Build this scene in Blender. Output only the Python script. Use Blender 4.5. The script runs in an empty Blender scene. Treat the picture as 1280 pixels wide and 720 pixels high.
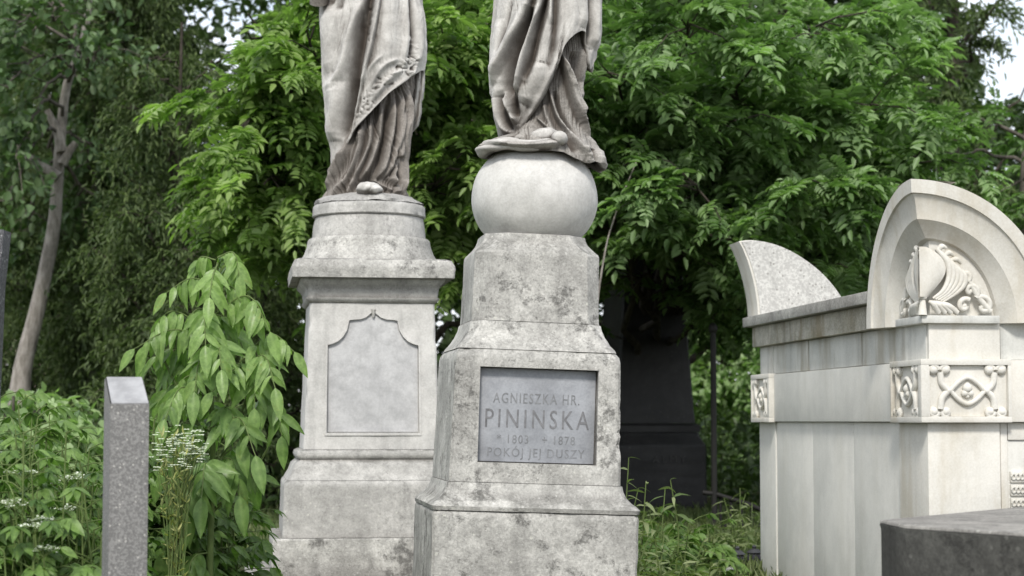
import bpy, bmesh, math, random
import numpy as np
from mathutils import Vector, Matrix, noise

random.seed(7)
RNG = np.random.default_rng(11)
SC = bpy.context.scene
COL = SC.collection
R = math.radians
F = 2400.0            # focal length in photo pixels (1280 wide)
CAMZ = 1.5
PITCH = math.atan(166 / F)


def at(px, py, Y):
    """point of the place that the photo shows at (px, py), Y metres in front of the camera"""
    u = (px - 640) / F
    v = (360 - py) / F
    c, s = math.cos(PITCH), math.sin(PITCH)
    k = Y / (c - v * s)
    return Vector((u * k, Y, CAMZ + (s + v * c) * k))


def gz(x, y):
    """height of the gently rising cemetery ground"""
    t = np.clip((np.asarray(y, float) - 3.0) / 9.0, 0, 1)
    return 0.48 * t * t * (3 - 2 * t) + 0.004 * np.maximum(np.asarray(y, float) - 12, 0)


# ------------------------------------------------------------------ objects
def link(name, me, mat=None, parent=None):
    o = bpy.data.objects.new(name, me)
    COL.objects.link(o)
    if mat:
        me.materials.append(mat)
    if parent:
        o.parent = parent
    return o


def tag(o, label=None, cat=None, group=None, kind=None):
    if label: o['label'] = label
    if cat: o['category'] = cat
    if group: o['group'] = group
    if kind: o['kind'] = kind
    return o


def empty(name, loc, rot=(0, 0, 0), label=None, cat=None, group=None):
    o = bpy.data.objects.new(name, None)
    COL.objects.link(o)
    o.location = loc
    o.rotation_euler = rot
    o.empty_display_size = 0.1
    return tag(o, label, cat, group)


def np_mesh(name, verts, faces, nside, smooth=True, attr=None):
    """mesh from arrays: faces (N, nside)"""
    verts = np.asarray(verts, np.float32).reshape(-1, 3)
    faces = np.asarray(faces, np.int32).reshape(-1, nside)
    me = bpy.data.meshes.new(name)
    me.vertices.add(len(verts))
    me.vertices.foreach_set('co', verts.ravel())
    me.loops.add(faces.size)
    me.loops.foreach_set('vertex_index', faces.ravel())
    me.polygons.add(len(faces))
    me.polygons.foreach_set('loop_start', np.arange(0, faces.size, nside, dtype=np.int32))
    me.polygons.foreach_set('loop_total', np.full(len(faces), nside, np.int32))
    me.update(calc_edges=True)
    if smooth:
        me.polygons.foreach_set('use_smooth', np.ones(len(faces), bool))
    if attr is not None:
        a = me.attributes.new('tint', 'FLOAT', 'POINT')
        a.data.foreach_set('value', np.asarray(attr, np.float32))
    return me


class MB:
    """collects shapes into one mesh"""
    def __init__(self):
        self.v = []; self.f = []; self.n = 0

    def add(self, verts, faces):
        self.v += [tuple(p) for p in verts]
        self.f += [tuple(i + self.n for i in f) for f in faces]
        self.n += len(verts)
        return self

    def box(self, x0, x1, y0, y1, z0, z1):
        v = [(x, y, z) for z in (z0, z1) for y in (y0, y1) for x in (x0, x1)]
        return self.add(v, [(0, 2, 3, 1), (4, 5, 7, 6), (0, 1, 5, 4), (2, 6, 7, 3), (0, 4, 6, 2), (1, 3, 7, 5)])

    def tube(self, pts, rad, n=8, squash=None, cap=True):
        pts = [Vector(p) for p in pts]
        if not hasattr(rad, '__len__'):
            rad = [rad] * len(pts)
        if len(rad) != len(pts):
            rad = list(np.interp(np.linspace(0, 1, len(pts)), np.linspace(0, 1, len(rad)), rad))
        vs, fs = [], []
        ref = Vector((0.13, 0.31, 1)).normalized()
        for i, p in enumerate(pts):
            d = (pts[min(i + 1, len(pts) - 1)] - pts[max(i - 1, 0)])
            d = d.normalized() if d.length > 1e-9 else Vector((0, 0, 1))
            a = d.cross(ref)
            if a.length < 0.05:
                a = d.cross(Vector((1, 0, 0)))
            a.normalize()
            b = d.cross(a)
            for k in range(n):
                t = 2 * math.pi * k / n
                vs.append(p + a * (rad[i] * math.cos(t)) + b * (rad[i] * math.sin(t)))
        m = len(pts)
        for i in range(m - 1):
            for k in range(n):
                k2 = (k + 1) % n
                fs.append((i * n + k, i * n + k2, (i + 1) * n + k2, (i + 1) * n + k))
        if cap:
            fs.append(tuple(range(n - 1, -1, -1)))
            fs.append(tuple((m - 1) * n + k for k in range(n)))
        return self.add(vs, fs)

    def ellipsoid(self, c, r, nu=20, nv=12, wob=0.0, seed=0):
        c = Vector(c)
        vs, fs = [], []
        for j in range(nv + 1):
            ph = math.pi * j / nv
            for i in range(nu):
                th = 2 * math.pi * i / nu
                d = Vector((math.sin(ph) * math.cos(th), math.sin(ph) * math.sin(th), math.cos(ph)))
                k = 1 + wob * noise.noise(d * 2.3 + Vector((seed, seed * 1.7, 0)))
                vs.append(c + Vector((d.x * r[0] * k, d.y * r[1] * k, d.z * r[2] * k)))
        for j in range(nv):
            for i in range(nu):
                i2 = (i + 1) % nu
                fs.append((j * nu + i, (j + 1) * nu + i, (j + 1) * nu + i2, j * nu + i2))
        return self.add(vs, fs)

    def prism(self, poly, to3, t0, t1):
        """closed 2-D outline pushed from depth t0 to t1; to3(u, w, t) gives the point"""
        n = len(poly)
        v = [to3(u, w, t0) for u, w in poly] + [to3(u, w, t1) for u, w in poly]
        f = [tuple(range(n)), tuple(range(2 * n - 1, n - 1, -1))]
        f += [(i, n + i, n + (i + 1) % n, (i + 1) % n) for i in range(n)]
        return self.add(v, f)

    def build(self, name, mat=None, parent=None, smooth=None, bevel=0, merge=False):
        me = bpy.data.meshes.new(name)
        me.from_pydata([tuple(p) for p in self.v], [], self.f)
        bm = bmesh.new(); bm.from_mesh(me)
        if merge:
            bmesh.ops.remove_doubles(bm, verts=bm.verts, dist=1e-5)
        bmesh.ops.recalc_face_normals(bm, faces=bm.faces)
        if bevel:
            ed = [e for e in bm.edges if len(e.link_faces) == 2 and e.calc_face_angle(0) > 0.5]
            bmesh.ops.bevel(bm, geom=ed, offset=bevel, segments=2, affect='EDGES', profile=0.6)
        bm.to_mesh(me); bm.free()
        if smooth is not None or bevel:
            me.polygons.foreach_set('use_smooth', np.ones(len(me.polygons), bool))
            me.set_sharp_from_angle(angle=R(smooth if smooth else 40))
        me.update()
        return link(name, me, mat, parent)


def spline(pts, n=24):
    """Catmull-Rom through points of any dimension"""
    P = np.asarray([tuple(p) for p in pts], float)
    if len(P) < 3:
        t = np.linspace(0, 1, n)[:, None]
        return P[0] * (1 - t) + P[-1] * t
    Q = np.vstack([2 * P[0] - P[1], P, 2 * P[-1] - P[-2]])
    out = []
    segs = len(P) - 1
    per = max(2, n // segs)
    for i in range(segs):
        p0, p1, p2, p3 = Q[i], Q[i + 1], Q[i + 2], Q[i + 3]
        for t in np.linspace(0, 1, per, endpoint=(i == segs - 1)):
            out.append(0.5 * (2 * p1 + (p2 - p0) * t + (2 * p0 - 5 * p1 + 4 * p2 - p3) * t * t + (3 * p1 - p0 - 3 * p2 + p3) * t ** 3))
    return np.array(out)


# ---------------------------------------------------------------- materials
class NT:
    def __init__(self, name):
        self.m = bpy.data.materials.new(name)
        self.m.use_nodes = True
        self.t = self.m.node_tree
        self.t.nodes.clear()
        self.out = self.t.nodes.new('ShaderNodeOutputMaterial')

    def n(self, kind, **kw):
        nd = self.t.nodes.new(kind)
        for k, v in kw.items():
            setattr(nd, k, v)
        return nd

    def l(self, a, b):
        self.t.links.new(a, b)

    def val(self, sock, v):
        if isinstance(v, bpy.types.NodeSocket):
            self.l(v, sock)
        else:
            if hasattr(sock.default_value, '__len__') and not hasattr(v, '__len__'):
                v = (v,) * len(sock.default_value)
            if hasattr(sock.default_value, '__len__') and len(sock.default_value) == 4 and len(v) == 3:
                v = tuple(v) + (1,)
            sock.default_value = v

    def coord(self, scale=(1, 1, 1), space='Object'):
        tc = self.n('ShaderNodeTexCoord')
        mp = self.n('ShaderNodeMapping')
        mp.inputs['Scale'].default_value = scale
        self.l(tc.outputs[space], mp.inputs['Vector'])
        return mp.outputs[0]

    def noise(self, vec, scale, detail=4, rough=0.6, dist=0.0):
        nd = self.n('ShaderNodeTexNoise')
        self.l(vec, nd.inputs['Vector'])
        nd.inputs['Scale'].default_value = scale
        nd.inputs['Detail'].default_value = detail
        nd.inputs['Roughness'].default_value = rough
        nd.inputs['Distortion'].default_value = dist
        return nd.outputs['Fac']

    def ramp(self, fac, lo, hi, a=0.0, b=1.0):
        nd = self.n('ShaderNodeMapRange')
        nd.interpolation_type = 'SMOOTHSTEP'
        nd.inputs['From Min'].default_value = lo
        nd.inputs['From Max'].default_value = hi
        nd.inputs['To Min'].default_value = a
        nd.inputs['To Max'].default_value = b
        self.l(fac, nd.inputs['Value'])
        return nd.outputs[0]

    def math(self, op, a, b=0.0):
        nd = self.n('ShaderNodeMath', operation=op)
        self.val(nd.inputs[0], a); self.val(nd.inputs[1], b)
        return nd.outputs[0]

    def mix(self, fac, a, b, mode='MIX'):
        nd = self.n('ShaderNodeMix', data_type='RGBA', blend_type=mode)
        self.val(nd.inputs[0], fac)
        self.val(nd.inputs[6], a); self.val(nd.inputs[7], b)
        return nd.outputs[2]

    def bump(self, h, strength, dist):
        nd = self.n('ShaderNodeBump')
        nd.inputs['Strength'].default_value = strength
        nd.inputs['Distance'].default_value = dist
        self.l(h, nd.inputs['Height'])
        return nd.outputs[0]

    def principled(self, color, rough=0.8, normal=None, spec=0.3):
        b = self.n('ShaderNodeBsdfPrincipled')
        self.val(b.inputs['Base Color'], color)
        self.val(b.inputs['Roughness'], rough)
        b.inputs['Specular IOR Level'].default_value = spec
        if normal: self.l(normal, b.inputs['Normal'])
        self.l(b.outputs[0], self.out.inputs[0])
        return b


def stone(name, light, dark, black=0.35, black_lo=0.56, lichen=0.3, streak=0.3, scale=1.0, bump=0.5,
          rough=0.9, grime_shade=0.0, stain=None, up=0.0, grain=0.12, mid_amt=0.6, pits=0.0):
    light = tuple(min(0.8, x * 1.03) for x in light); dark = tuple(min(0.75, x * 1.0) for x in dark)
    N = NT(name)
    c = N.coord()
    big = N.ramp(N.noise(c, 2.2 * scale, 5, 0.65, 0.4), 0.36, 0.66)
    col = N.mix(big, dark, light)
    mid = N.ramp(N.noise(c, 11 * scale, 6, 0.7), 0.35, 0.7)
    col = N.mix(N.math('MULTIPLY', mid, mid_amt), col, tuple(x * 0.62 for x in dark))
    # rain streaks
    cs = N.coord((1, 1, 0.12))
    st = N.ramp(N.noise(cs, 9 * scale, 4, 0.6), 0.5, 0.72)
    col = N.mix(N.math('MULTIPLY', st, streak), col, tuple(x * 0.45 for x in dark))
    # black crust
    bl = N.math('ADD', N.math('MULTIPLY', N.noise(c, 9 * scale, 8, 0.8, 0.2), 0.75), N.math('MULTIPLY', N.noise(c, 2.1 * scale, 3, 0.6), 0.25))
    mask = N.ramp(bl, black_lo, black_lo + 0.1)
    col = N.mix(N.math('MULTIPLY', mask, black), col, (0.045, 0.043, 0.04))
    # pale and ochre lichen spots
    vo = N.n('ShaderNodeTexVoronoi', feature='F1')
    N.l(c, vo.inputs['Vector']); vo.inputs['Scale'].default_value = 26 * scale
    sp = N.ramp(N.math('ADD', vo.outputs['Distance'], N.math('MULTIPLY', N.noise(c, 40 * scale, 3), 0.5)), 0.44, 0.36)
    gate = N.ramp(N.noise(c, 3.3 * scale, 3), 0.5, 0.6)
    col = N.mix(N.math('MULTIPLY', N.math('MULTIPLY', sp, gate), lichen), col, (0.62, 0.61, 0.55))
    fine = N.noise(c, 90 * scale, 5, 0.7)
    col = N.mix(grain * 2, col, N.mix(N.ramp(fine, 0.3, 0.7), (0, 0, 0), (1, 1, 1)), 'OVERLAY')
    if stain:
        sm = N.ramp(N.noise(N.coord((1, 1, 0.25)), 4.5, 4, 0.65), 0.46, 0.66)
        col = N.mix(N.math('MULTIPLY', sm, stain[1]), col, stain[0])
    if up:
        g = N.n('ShaderNodeNewGeometry')
        sx = N.n('ShaderNodeSeparateXYZ'); N.l(g.outputs['Normal'], sx.inputs[0])
        um = N.math('MULTIPLY', N.ramp(sx.outputs[2], 0.35, 0.9), N.ramp(N.noise(c, 14, 5, 0.7), 0.38, 0.6))
        col = N.mix(N.math('MULTIPLY', um, up), col, (0.07, 0.07, 0.06))
    if grime_shade:
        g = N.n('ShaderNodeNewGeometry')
        pm = N.ramp(g.outputs['Pointiness'], 0.50, 0.455)  # crevice dirt, strengthened to paint shade into the folds
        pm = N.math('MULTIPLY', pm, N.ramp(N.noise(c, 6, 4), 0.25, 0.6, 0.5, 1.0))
        col = N.mix(N.math('MULTIPLY', pm, grime_shade), col, (0.06, 0.052, 0.045))
        so = N.n('ShaderNodeAttribute', attribute_name='soot_shade')  # fold shadow and soot mixed into the stone colour
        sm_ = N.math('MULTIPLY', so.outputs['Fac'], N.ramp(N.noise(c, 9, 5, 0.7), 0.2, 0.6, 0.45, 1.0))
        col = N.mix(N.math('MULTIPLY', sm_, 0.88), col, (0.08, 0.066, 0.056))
        ao = N.n('ShaderNodeAmbientOcclusion', samples=6)  # recesses darkened in the colour: sheltered dirt plus painted shade
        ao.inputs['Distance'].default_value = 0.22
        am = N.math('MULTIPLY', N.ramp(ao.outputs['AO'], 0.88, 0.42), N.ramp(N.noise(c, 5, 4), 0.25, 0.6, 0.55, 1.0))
        col = N.mix(N.math('MULTIPLY', am, min(0.95, grime_shade)), col, (0.075, 0.062, 0.052))
    if pits:
        pt = N.math('MULTIPLY', N.ramp(N.noise(c, 62 * scale, 4, 0.75), 0.53, 0.62), N.ramp(N.noise(c, 4.5 * scale, 5, 0.7), 0.36, 0.62, 0.25, 1.0))
        col = N.mix(N.math('MULTIPLY', pt, pits), col, (0.10, 0.098, 0.09))
        wt = N.ramp(N.noise(c, 48 * scale, 4, 0.75), 0.58, 0.68)
        col = N.mix(N.math('MULTIPLY', wt, pits * 0.8), col, (0.70, 0.69, 0.65))
    h = N.math('ADD', N.math('MULTIPLY', N.noise(c, 35 * scale, 6, 0.7), 0.7), N.math('MULTIPLY', fine, 0.35))
    h = N.math('SUBTRACT', h, N.math('MULTIPLY', mask, 0.3))
    N.principled(col, rough, N.bump(h, bump, 0.006))
    return N.m


def granite(name, a, b, fleck, rough=0.7, scale=1.0):
    N = NT(name)
    c = N.coord()
    n1 = N.ramp(N.noise(c, 120 * scale, 2, 0.7), 0.4, 0.62)
    col = N.mix(n1, a, b)
    vo = N.n('ShaderNodeTexVoronoi', feature='F1'); N.l(c, vo.inputs['Vector']); vo.inputs['Scale'].default_value = 95 * scale
    wn = N.n('ShaderNodeSeparateColor'); N.l(vo.outputs['Color'], wn.inputs[0])
    big = N.math('MULTIPLY', N.ramp(wn.outputs[0], 0.86, 0.9), N.ramp(vo.outputs['Distance'], 0.42, 0.3))
    col = N.mix(big, col, fleck)
    col = N.mix(N.math('MULTIPLY', N.ramp(N.noise(N.coord((1, 1, 0.3)), 4, 5, 0.7), 0.45, 0.7), 0.35), col, tuple(x * 0.4 for x in a))
    N.principled(col, rough, N.bump(n1, 0.25, 0.002))
    return N.m


def leaf_mat(name, dark, light, trans=0.3, rough=0.45, mott=0.0):
    N = NT(name)
    at_ = N.n('ShaderNodeAttribute', attribute_name='tint')
    col = N.mix(at_.outputs['Fac'], dark, light)
    if mott:
        c_ = N.coord()
        m1 = N.ramp(N.noise(c_, 38, 5, 0.7), 0.35, 0.68)
        col = N.mix(N.math('MULTIPLY', m1, mott), col, tuple(x * 0.55 for x in dark))
        m2 = N.math('MULTIPLY', N.ramp(N.noise(c_, 7, 3, 0.6), 0.55, 0.75), N.ramp(N.noise(c_, 70, 3, 0.6), 0.5, 0.65))
        col = N.mix(N.math('MULTIPLY', m2, mott * 1.3), col, (0.30, 0.27, 0.07))
    g = N.n('ShaderNodeNewGeometry')
    col2 = N.mix(g.outputs['Backfacing'], col, N.mix(0.35, col, (0.16, 0.2, 0.12)))
    b = N.n('ShaderNodeBsdfPrincipled')
    N.val(b.inputs['Base Color'], col2)
    b.inputs['Roughness'].default_value = rough
    b.inputs['Specular IOR Level'].default_value = 0.35
    tr = N.n('ShaderNodeBsdfTranslucent')
    N.val(tr.inputs[0], N.mix(1.0, col, (0.95, 1.25, 0.5), 'MULTIPLY'))
    mx = N.n('ShaderNodeMixShader'); mx.inputs[0].default_value = trans
    N.l(b.outputs[0], mx.inputs[1]); N.l(tr.outputs[0], mx.inputs[2])
    N.l(mx.outputs[0], N.out.inputs[0])
    return N.m


def bark(name, a, b, scale=1.0):
    N = NT(name)
    c = N.coord((1, 1, 0.25))
    n1 = N.noise(c, 22 * scale, 6, 0.7)
    col = N.mix(N.ramp(n1, 0.35, 0.65), a, b)
    col = N.mix(N.math('MULTIPLY', N.ramp(N.noise(N.coord(), 3, 4), 0.5, 0.7), 0.5), col, tuple(x * 0.5 for x in a))
    N.principled(col, 0.9, N.bump(n1, 0.8, 0.02))
    return N.m


def plain(name, col, rough=0.7, var=0.25, scale=20):
    N = NT(name)
    n1 = N.ramp(N.noise(N.coord(), scale, 5, 0.65), 0.3, 0.7)
    N.principled(N.mix(n1, tuple(x * (1 - var) for x in col), col), rough, N.bump(n1, 0.15, 0.003))
    return N.m


M = {}
M['mon'] = stone('weathered_grey_stone', (0.585, 0.57, 0.535), (0.37, 0.36, 0.338), black=0.68, black_lo=0.53, lichen=0.6, streak=0.4, bump=1.0, up=0.55, grain=0.09, pits=0.5, grime_shade=0.4)
M['mon_back'] = stone('grey_marble_stone', (0.54, 0.525, 0.50), (0.40, 0.39, 0.37), black=0.45, black_lo=0.57, lichen=0.5, streak=0.35, bump=0.6, up=0.6, grain=0.06, pits=0.35, grime_shade=0.4)
M['mon_body'] = stone('pale_marble', (0.60, 0.585, 0.56), (0.49, 0.48, 0.46), black=0.2, black_lo=0.59, lichen=0.2, streak=0.35, mid_amt=0.35, bump=0.35, up=0.4, grain=0.05)
M['statue'] = stone('statue_stone', (0.62, 0.60, 0.57), (0.43, 0.41, 0.385), black=0.35, black_lo=0.575, lichen=0.15, streak=0.45, mid_amt=0.35, bump=0.4, grime_shade=0.9, scale=1.2, grain=0.05)
M['skirt'] = stone('statue_shaded_stone', (0.38, 0.345, 0.315), (0.23, 0.21, 0.19), black=0.4, black_lo=0.56, lichen=0.1, streak=0.4, mid_amt=0.35, bump=0.35, grime_shade=0.8, scale=1.2)
M['globe'] = stone('globe_stone', (0.64, 0.625, 0.60), (0.54, 0.53, 0.505), black=0.15, black_lo=0.60, lichen=0.2, streak=0.25, mid_amt=0.35, bump=0.35, grain=0.05)
M['rock'] = stone('statue_rock', (0.42, 0.41, 0.39), (0.30, 0.29, 0.28), black=0.4, black_lo=0.56, lichen=0.4, streak=0.2, bump=0.9)
M['plaque'] = stone('blue_grey_slate', (0.37, 0.38, 0.405), (0.315, 0.325, 0.35), black=0.05, black_lo=0.7, lichen=0.05, streak=0.12, bump=0.08, rough=0.6, grain=0.04)
M['letters'] = plain('cut_letters', (0.235, 0.235, 0.245), 0.9, 0.45, 25)
M['letters_faint'] = plain('worn_letters', (0.265, 0.27, 0.28), 0.9, 0.4, 18)
M['lime'] = stone('white_limestone', (0.70, 0.675, 0.62), (0.61, 0.59, 0.54), black=0.1, black_lo=0.66, lichen=0.1, streak=0.1, bump=0.18, mid_amt=0.12, grain=0.05,
                  stain=((0.36, 0.29, 0.17), 0.32))
M['lime_wall'] = stone('white_limestone_wall', (0.68, 0.665, 0.62), (0.61, 0.60, 0.56), black=0.06, black_lo=0.68, lichen=0.03, streak=0.08, bump=0.15, mid_amt=0.12, grain=0.04,
                       stain=((0.44, 0.41, 0.33), 0.14))
M['lime_dirty'] = stone('stained_limestone', (0.55, 0.53, 0.48), (0.38, 0.36, 0.30), black=0.35, black_lo=0.58, lichen=0.15, streak=0.5, bump=0.4,
                        stain=((0.20, 0.155, 0.075), 0.6))
M['lime_course'] = stone('limestone_upper_course', (0.64, 0.635, 0.60), (0.53, 0.53, 0.50), black=0.15, black_lo=0.64, lichen=0.05, streak=0.4, bump=0.2, mid_amt=0.12, grain=0.04,
                         stain=((0.27, 0.22, 0.13), 0.45))
M['lime_cap'] = stone('weathered_limestone_cap', (0.44, 0.43, 0.40), (0.30, 0.29, 0.27), black=0.5, black_lo=0.55, lichen=0.3, streak=0.3, bump=0.6, up=0.7)
M['lime_rough'] = granite('rough_pale_stone', (0.47, 0.46, 0.44), (0.63, 0.62, 0.59), (0.33, 0.32, 0.30), rough=0.95, scale=0.55)
M['slab'] = stone('dark_grey_stone', (0.17, 0.165, 0.15), (0.085, 0.082, 0.075), black=0.8, black_lo=0.50, lichen=0.3, streak=0.5, bump=0.6, scale=0.8)
M['slab_top'] = stone('dark_stone_top', (0.30, 0.285, 0.26), (0.20, 0.19, 0.175), black=0.6, black_lo=0.53, lichen=0.4, streak=0.0, bump=0.6)
M['granite'] = granite('grey_granite', (0.15, 0.147, 0.145), (0.25, 0.245, 0.24), (0.40, 0.39, 0.37))
M['granite_top'] = plain('polished_grey_granite', (0.36, 0.36, 0.37), 0.5, 0.35, 14)
M['granite_dark'] = granite('dark_granite', (0.06, 0.06, 0.065), (0.14, 0.14, 0.15), (0.3, 0.3, 0.3))
M['black'] = stone('black_granite', (0.030, 0.028, 0.028), (0.016, 0.015, 0.015), black=0.3, black_lo=0.6, lichen=0.05, streak=0.3, bump=0.15, rough=0.45, grain=0.02)
M['black_letters'] = plain('worn_black_letters', (0.085, 0.08, 0.08), 0.8)
M['iron'] = plain('wrought_iron', (0.016, 0.015, 0.014), 0.6)
M['bark_pale'] = bark('pale_grey_bark', (0.20, 0.18, 0.155), (0.40, 0.365, 0.33))
M['bark_dark'] = bark('dark_bark', (0.03, 0.025, 0.02), (0.09, 0.075, 0.06))
M['bark_mid'] = bark('grey_brown_bark', (0.07, 0.06, 0.05), (0.17, 0.15, 0.13))
M['ash_bright'] = leaf_mat('ash_leaves_bright', (0.10, 0.18, 0.04), (0.33, 0.45, 0.15), 0.46, 0.38)
M['ash'] = leaf_mat('ash_leaves', (0.085, 0.16, 0.045), (0.32, 0.45, 0.21), 0.45, 0.38)
M['yew'] = leaf_mat('yew_needles', (0.045, 0.08, 0.022), (0.15, 0.205, 0.07), 0.3, 0.6)
M['broad'] = leaf_mat('broad_leaves', (0.045, 0.095, 0.03), (0.17, 0.25, 0.115), 0.32)
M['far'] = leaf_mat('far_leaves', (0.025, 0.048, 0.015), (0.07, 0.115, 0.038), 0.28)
M['far_light'] = leaf_mat('far_bush_leaves', (0.20, 0.31, 0.12), (0.42, 0.54, 0.28), 0.45)
M['sap'] = leaf_mat('walnut_leaves', (0.085, 0.165, 0.045), (0.35, 0.50, 0.17), 0.42, 0.36, 0.4)
M['weed'] = leaf_mat('weed_leaves', (0.06, 0.13, 0.025), (0.23, 0.36, 0.10), 0.38, 0.42, 0.5)
M['weed_dry'] = leaf_mat('tall_weed_leaves', (0.09, 0.14, 0.045), (0.30, 0.34, 0.17), 0.35)
M['stem'] = plain('green_stem', (0.12, 0.17, 0.05), 0.7)
M['gold'] = leaf_mat('yellow_stalks', (0.32, 0.36, 0.11), (0.58, 0.56, 0.22), 0.35)
M['white_flower'] = leaf_mat('white_petals', (0.45, 0.50, 0.38), (0.78, 0.80, 0.72), 0.2)
M['red_flower'] = plain('red_petals', (0.5, 0.09, 0.05), 0.6)
M['grass'] = leaf_mat('grass_blades', (0.11, 0.16, 0.05), (0.32, 0.36, 0.16), 0.4)
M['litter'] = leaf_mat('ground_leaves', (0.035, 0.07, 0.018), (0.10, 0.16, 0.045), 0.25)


# -------------------------------------------------------------- stone lofts
def sample_profile(prof, step=0.018):
    out = []
    for a, b in zip(prof[:-1], prof[1:]):
        L = math.hypot(b[0] - a[0], b[1] - a[1])
        k = max(1, int(L / step))
        for i in range(k):
            t = i / k
            out.append(tuple(a[j] + (b[j] - a[j]) * t for j in range(3)))
    out.append(tuple(prof[-1]))
    return out


def square_loft(prof, ns=26, wear=0.004, chip=0.012, seed=0, cham_seg=4):
    """block of square plan: prof rows (z, half width, corner chamfer); worn edges, uneven faces"""
    rows = sample_profile(prof)
    verts, faces = [], []
    per = ns + cham_seg
    n = 4 * per
    for (z, h, ch) in rows:
        ch = max(ch, 0.006)
        for side in range(4):
            a = side * math.pi / 2
            ca, sa = math.cos(a), math.sin(a)
            loc = []
            for i in range(ns):
                loc.append((-(h - ch) + 2 * (h - ch) * i / (ns - 1), -h, 0))
            for i in range(1, cham_seg + 1):
                t = i / (cham_seg + 1)
                loc.append((h - ch + ch * t, -h + ch * t, 1))
            for (x, y, _) in loc:
                verts.append((ca * x - sa * y, sa * x + ca * y, z))
    m = len(rows)
    V = np.array(verts)
    # unevenness, and chips where an arris is worn
    corner = np.zeros(len(V))
    for k in range(len(V)):
        i = k % per
        corner[k] = max(0, 1 - min(i, abs(i - ns + 1)) / 2.5) if i < ns else 1
    zs = np.array([r[0] for r in rows]); hs = np.array([r[1] for r in rows])
    slope = np.zeros(m)
    d1 = np.gradient(hs); slope[1:-1] = np.abs(d1[1:-1] - d1[:-2]) + np.abs(d1[2:] - d1[1:-1])
    edge_r = np.repeat(np.clip(slope / 0.012, 0, 1), n)
    e = np.maximum(corner, edge_r)
    for k in range(len(V)):
        p = Vector(V[k])
        q = p + Vector((seed * 3.1, seed * 1.3, 0))
        w = wear * noise.noise(q * 7) + wear * 0.6 * noise.noise(q * 21)
        if e[k] > 0.05:
            c = noise.noise(q * 13) + 0.5 * noise.noise(q * 34)
            w -= chip * e[k] * max(0.0, c - 0.12) * min(1.0, max(0.0, 0.25 + 2.2 * noise.noise(q * 3.1)))
        d = Vector((p.x, p.y, 0))
        if d.length > 1e-6:
            V[k] += np.array(d.normalized() * w)
    for j in range(m - 1):
        for i in range(n):
            i2 = (i + 1) % n
            faces.append((j * n + i, j * n + i2, (j + 1) * n + i2, (j + 1) * n + i))
    faces.append(tuple(range(n - 1, -1, -1)))
    faces.append(tuple((m - 1) * n + i for i in range(n)))
    mb = MB(); mb.add(V, faces)
    return mb


def lathe(prof, n=96, wear=0.003, seed=0, sx=1.0):
    rows = sample_profile([(z, r, 0) for z, r in prof])
    verts, faces = [], []
    for (z, r, _) in rows:
        for i in range(n):
            t = 2 * math.pi * i / n
            p = Vector((r * math.cos(t) * sx, r * math.sin(t), z))
            q = p + Vector((seed * 2.7, 0, seed))
            k = wear * (noise.noise(q * 8) + 0.6 * noise.noise(q * 23))
            verts.append((p.x + k * math.cos(t), p.y + k * math.sin(t), z))
    m = len(rows)
    for j in range(m - 1):
        for i in range(n):
            i2 = (i + 1) % n
            faces.append((j * n + i, j * n + i2, (j + 1) * n + i2, (j + 1) * n + i))
    faces.append(tuple(range(n - 1, -1, -1)))
    faces.append(tuple((m - 1) * n + i for i in range(n)))
    mb = MB(); mb.add(verts, faces)
    return mb


def boolean_cut(o, cutter):
    md = o.modifiers.new('cut', 'BOOLEAN')
    md.operation = 'DIFFERENCE'; md.object = cutter; md.solver = 'EXACT'
    bpy.context.view_layer.update()
    dg = bpy.context.evaluated_depsgraph_get()
    me = bpy.data.meshes.new_from_object(o.evaluated_get(dg))
    o.modifiers.remove(md)
    old = o.data
    o.data = me
    bpy.data.meshes.remove(old)
    bpy.data.objects.remove(cutter)
    me.polygons.foreach_set('use_smooth', np.ones(len(me.polygons), bool))
    me.set_sharp_from_angle(angle=R(35))


def text_mesh(name, txt, size, loc, rot, mat, parent, spacing=1.0, depth=0.001, label=None, width=None):
    cu = bpy.data.curves.new(name, 'FONT')
    cu.body = txt; cu.size = size; cu.extrude = depth
    cu.align_x = 'CENTER'; cu.align_y = 'CENTER'; cu.space_character = spacing
    cu.resolution_u = 3
    tmp = bpy.data.objects.new(name, cu); COL.objects.link(tmp)
    bpy.context.view_layer.update()
    me = bpy.data.meshes.new_from_object(tmp.evaluated_get(bpy.context.evaluated_depsgraph_get()))
    bpy.data.objects.remove(tmp)
    bpy.data.curves.remove(cu)
    me.materials.clear()
    o = link(name, me, mat, parent)
    xs = 1.0
    if width:
        co = np.empty(len(me.vertices) * 3, np.float32); me.vertices.foreach_get('co', co)
        xs = width / max(1e-6, np.ptp(co[0::3]))
    o.location = loc; o.rotation_euler = rot; o.scale = (xs, 1, 1)
    if label: o['label'] = label
    return o


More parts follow.
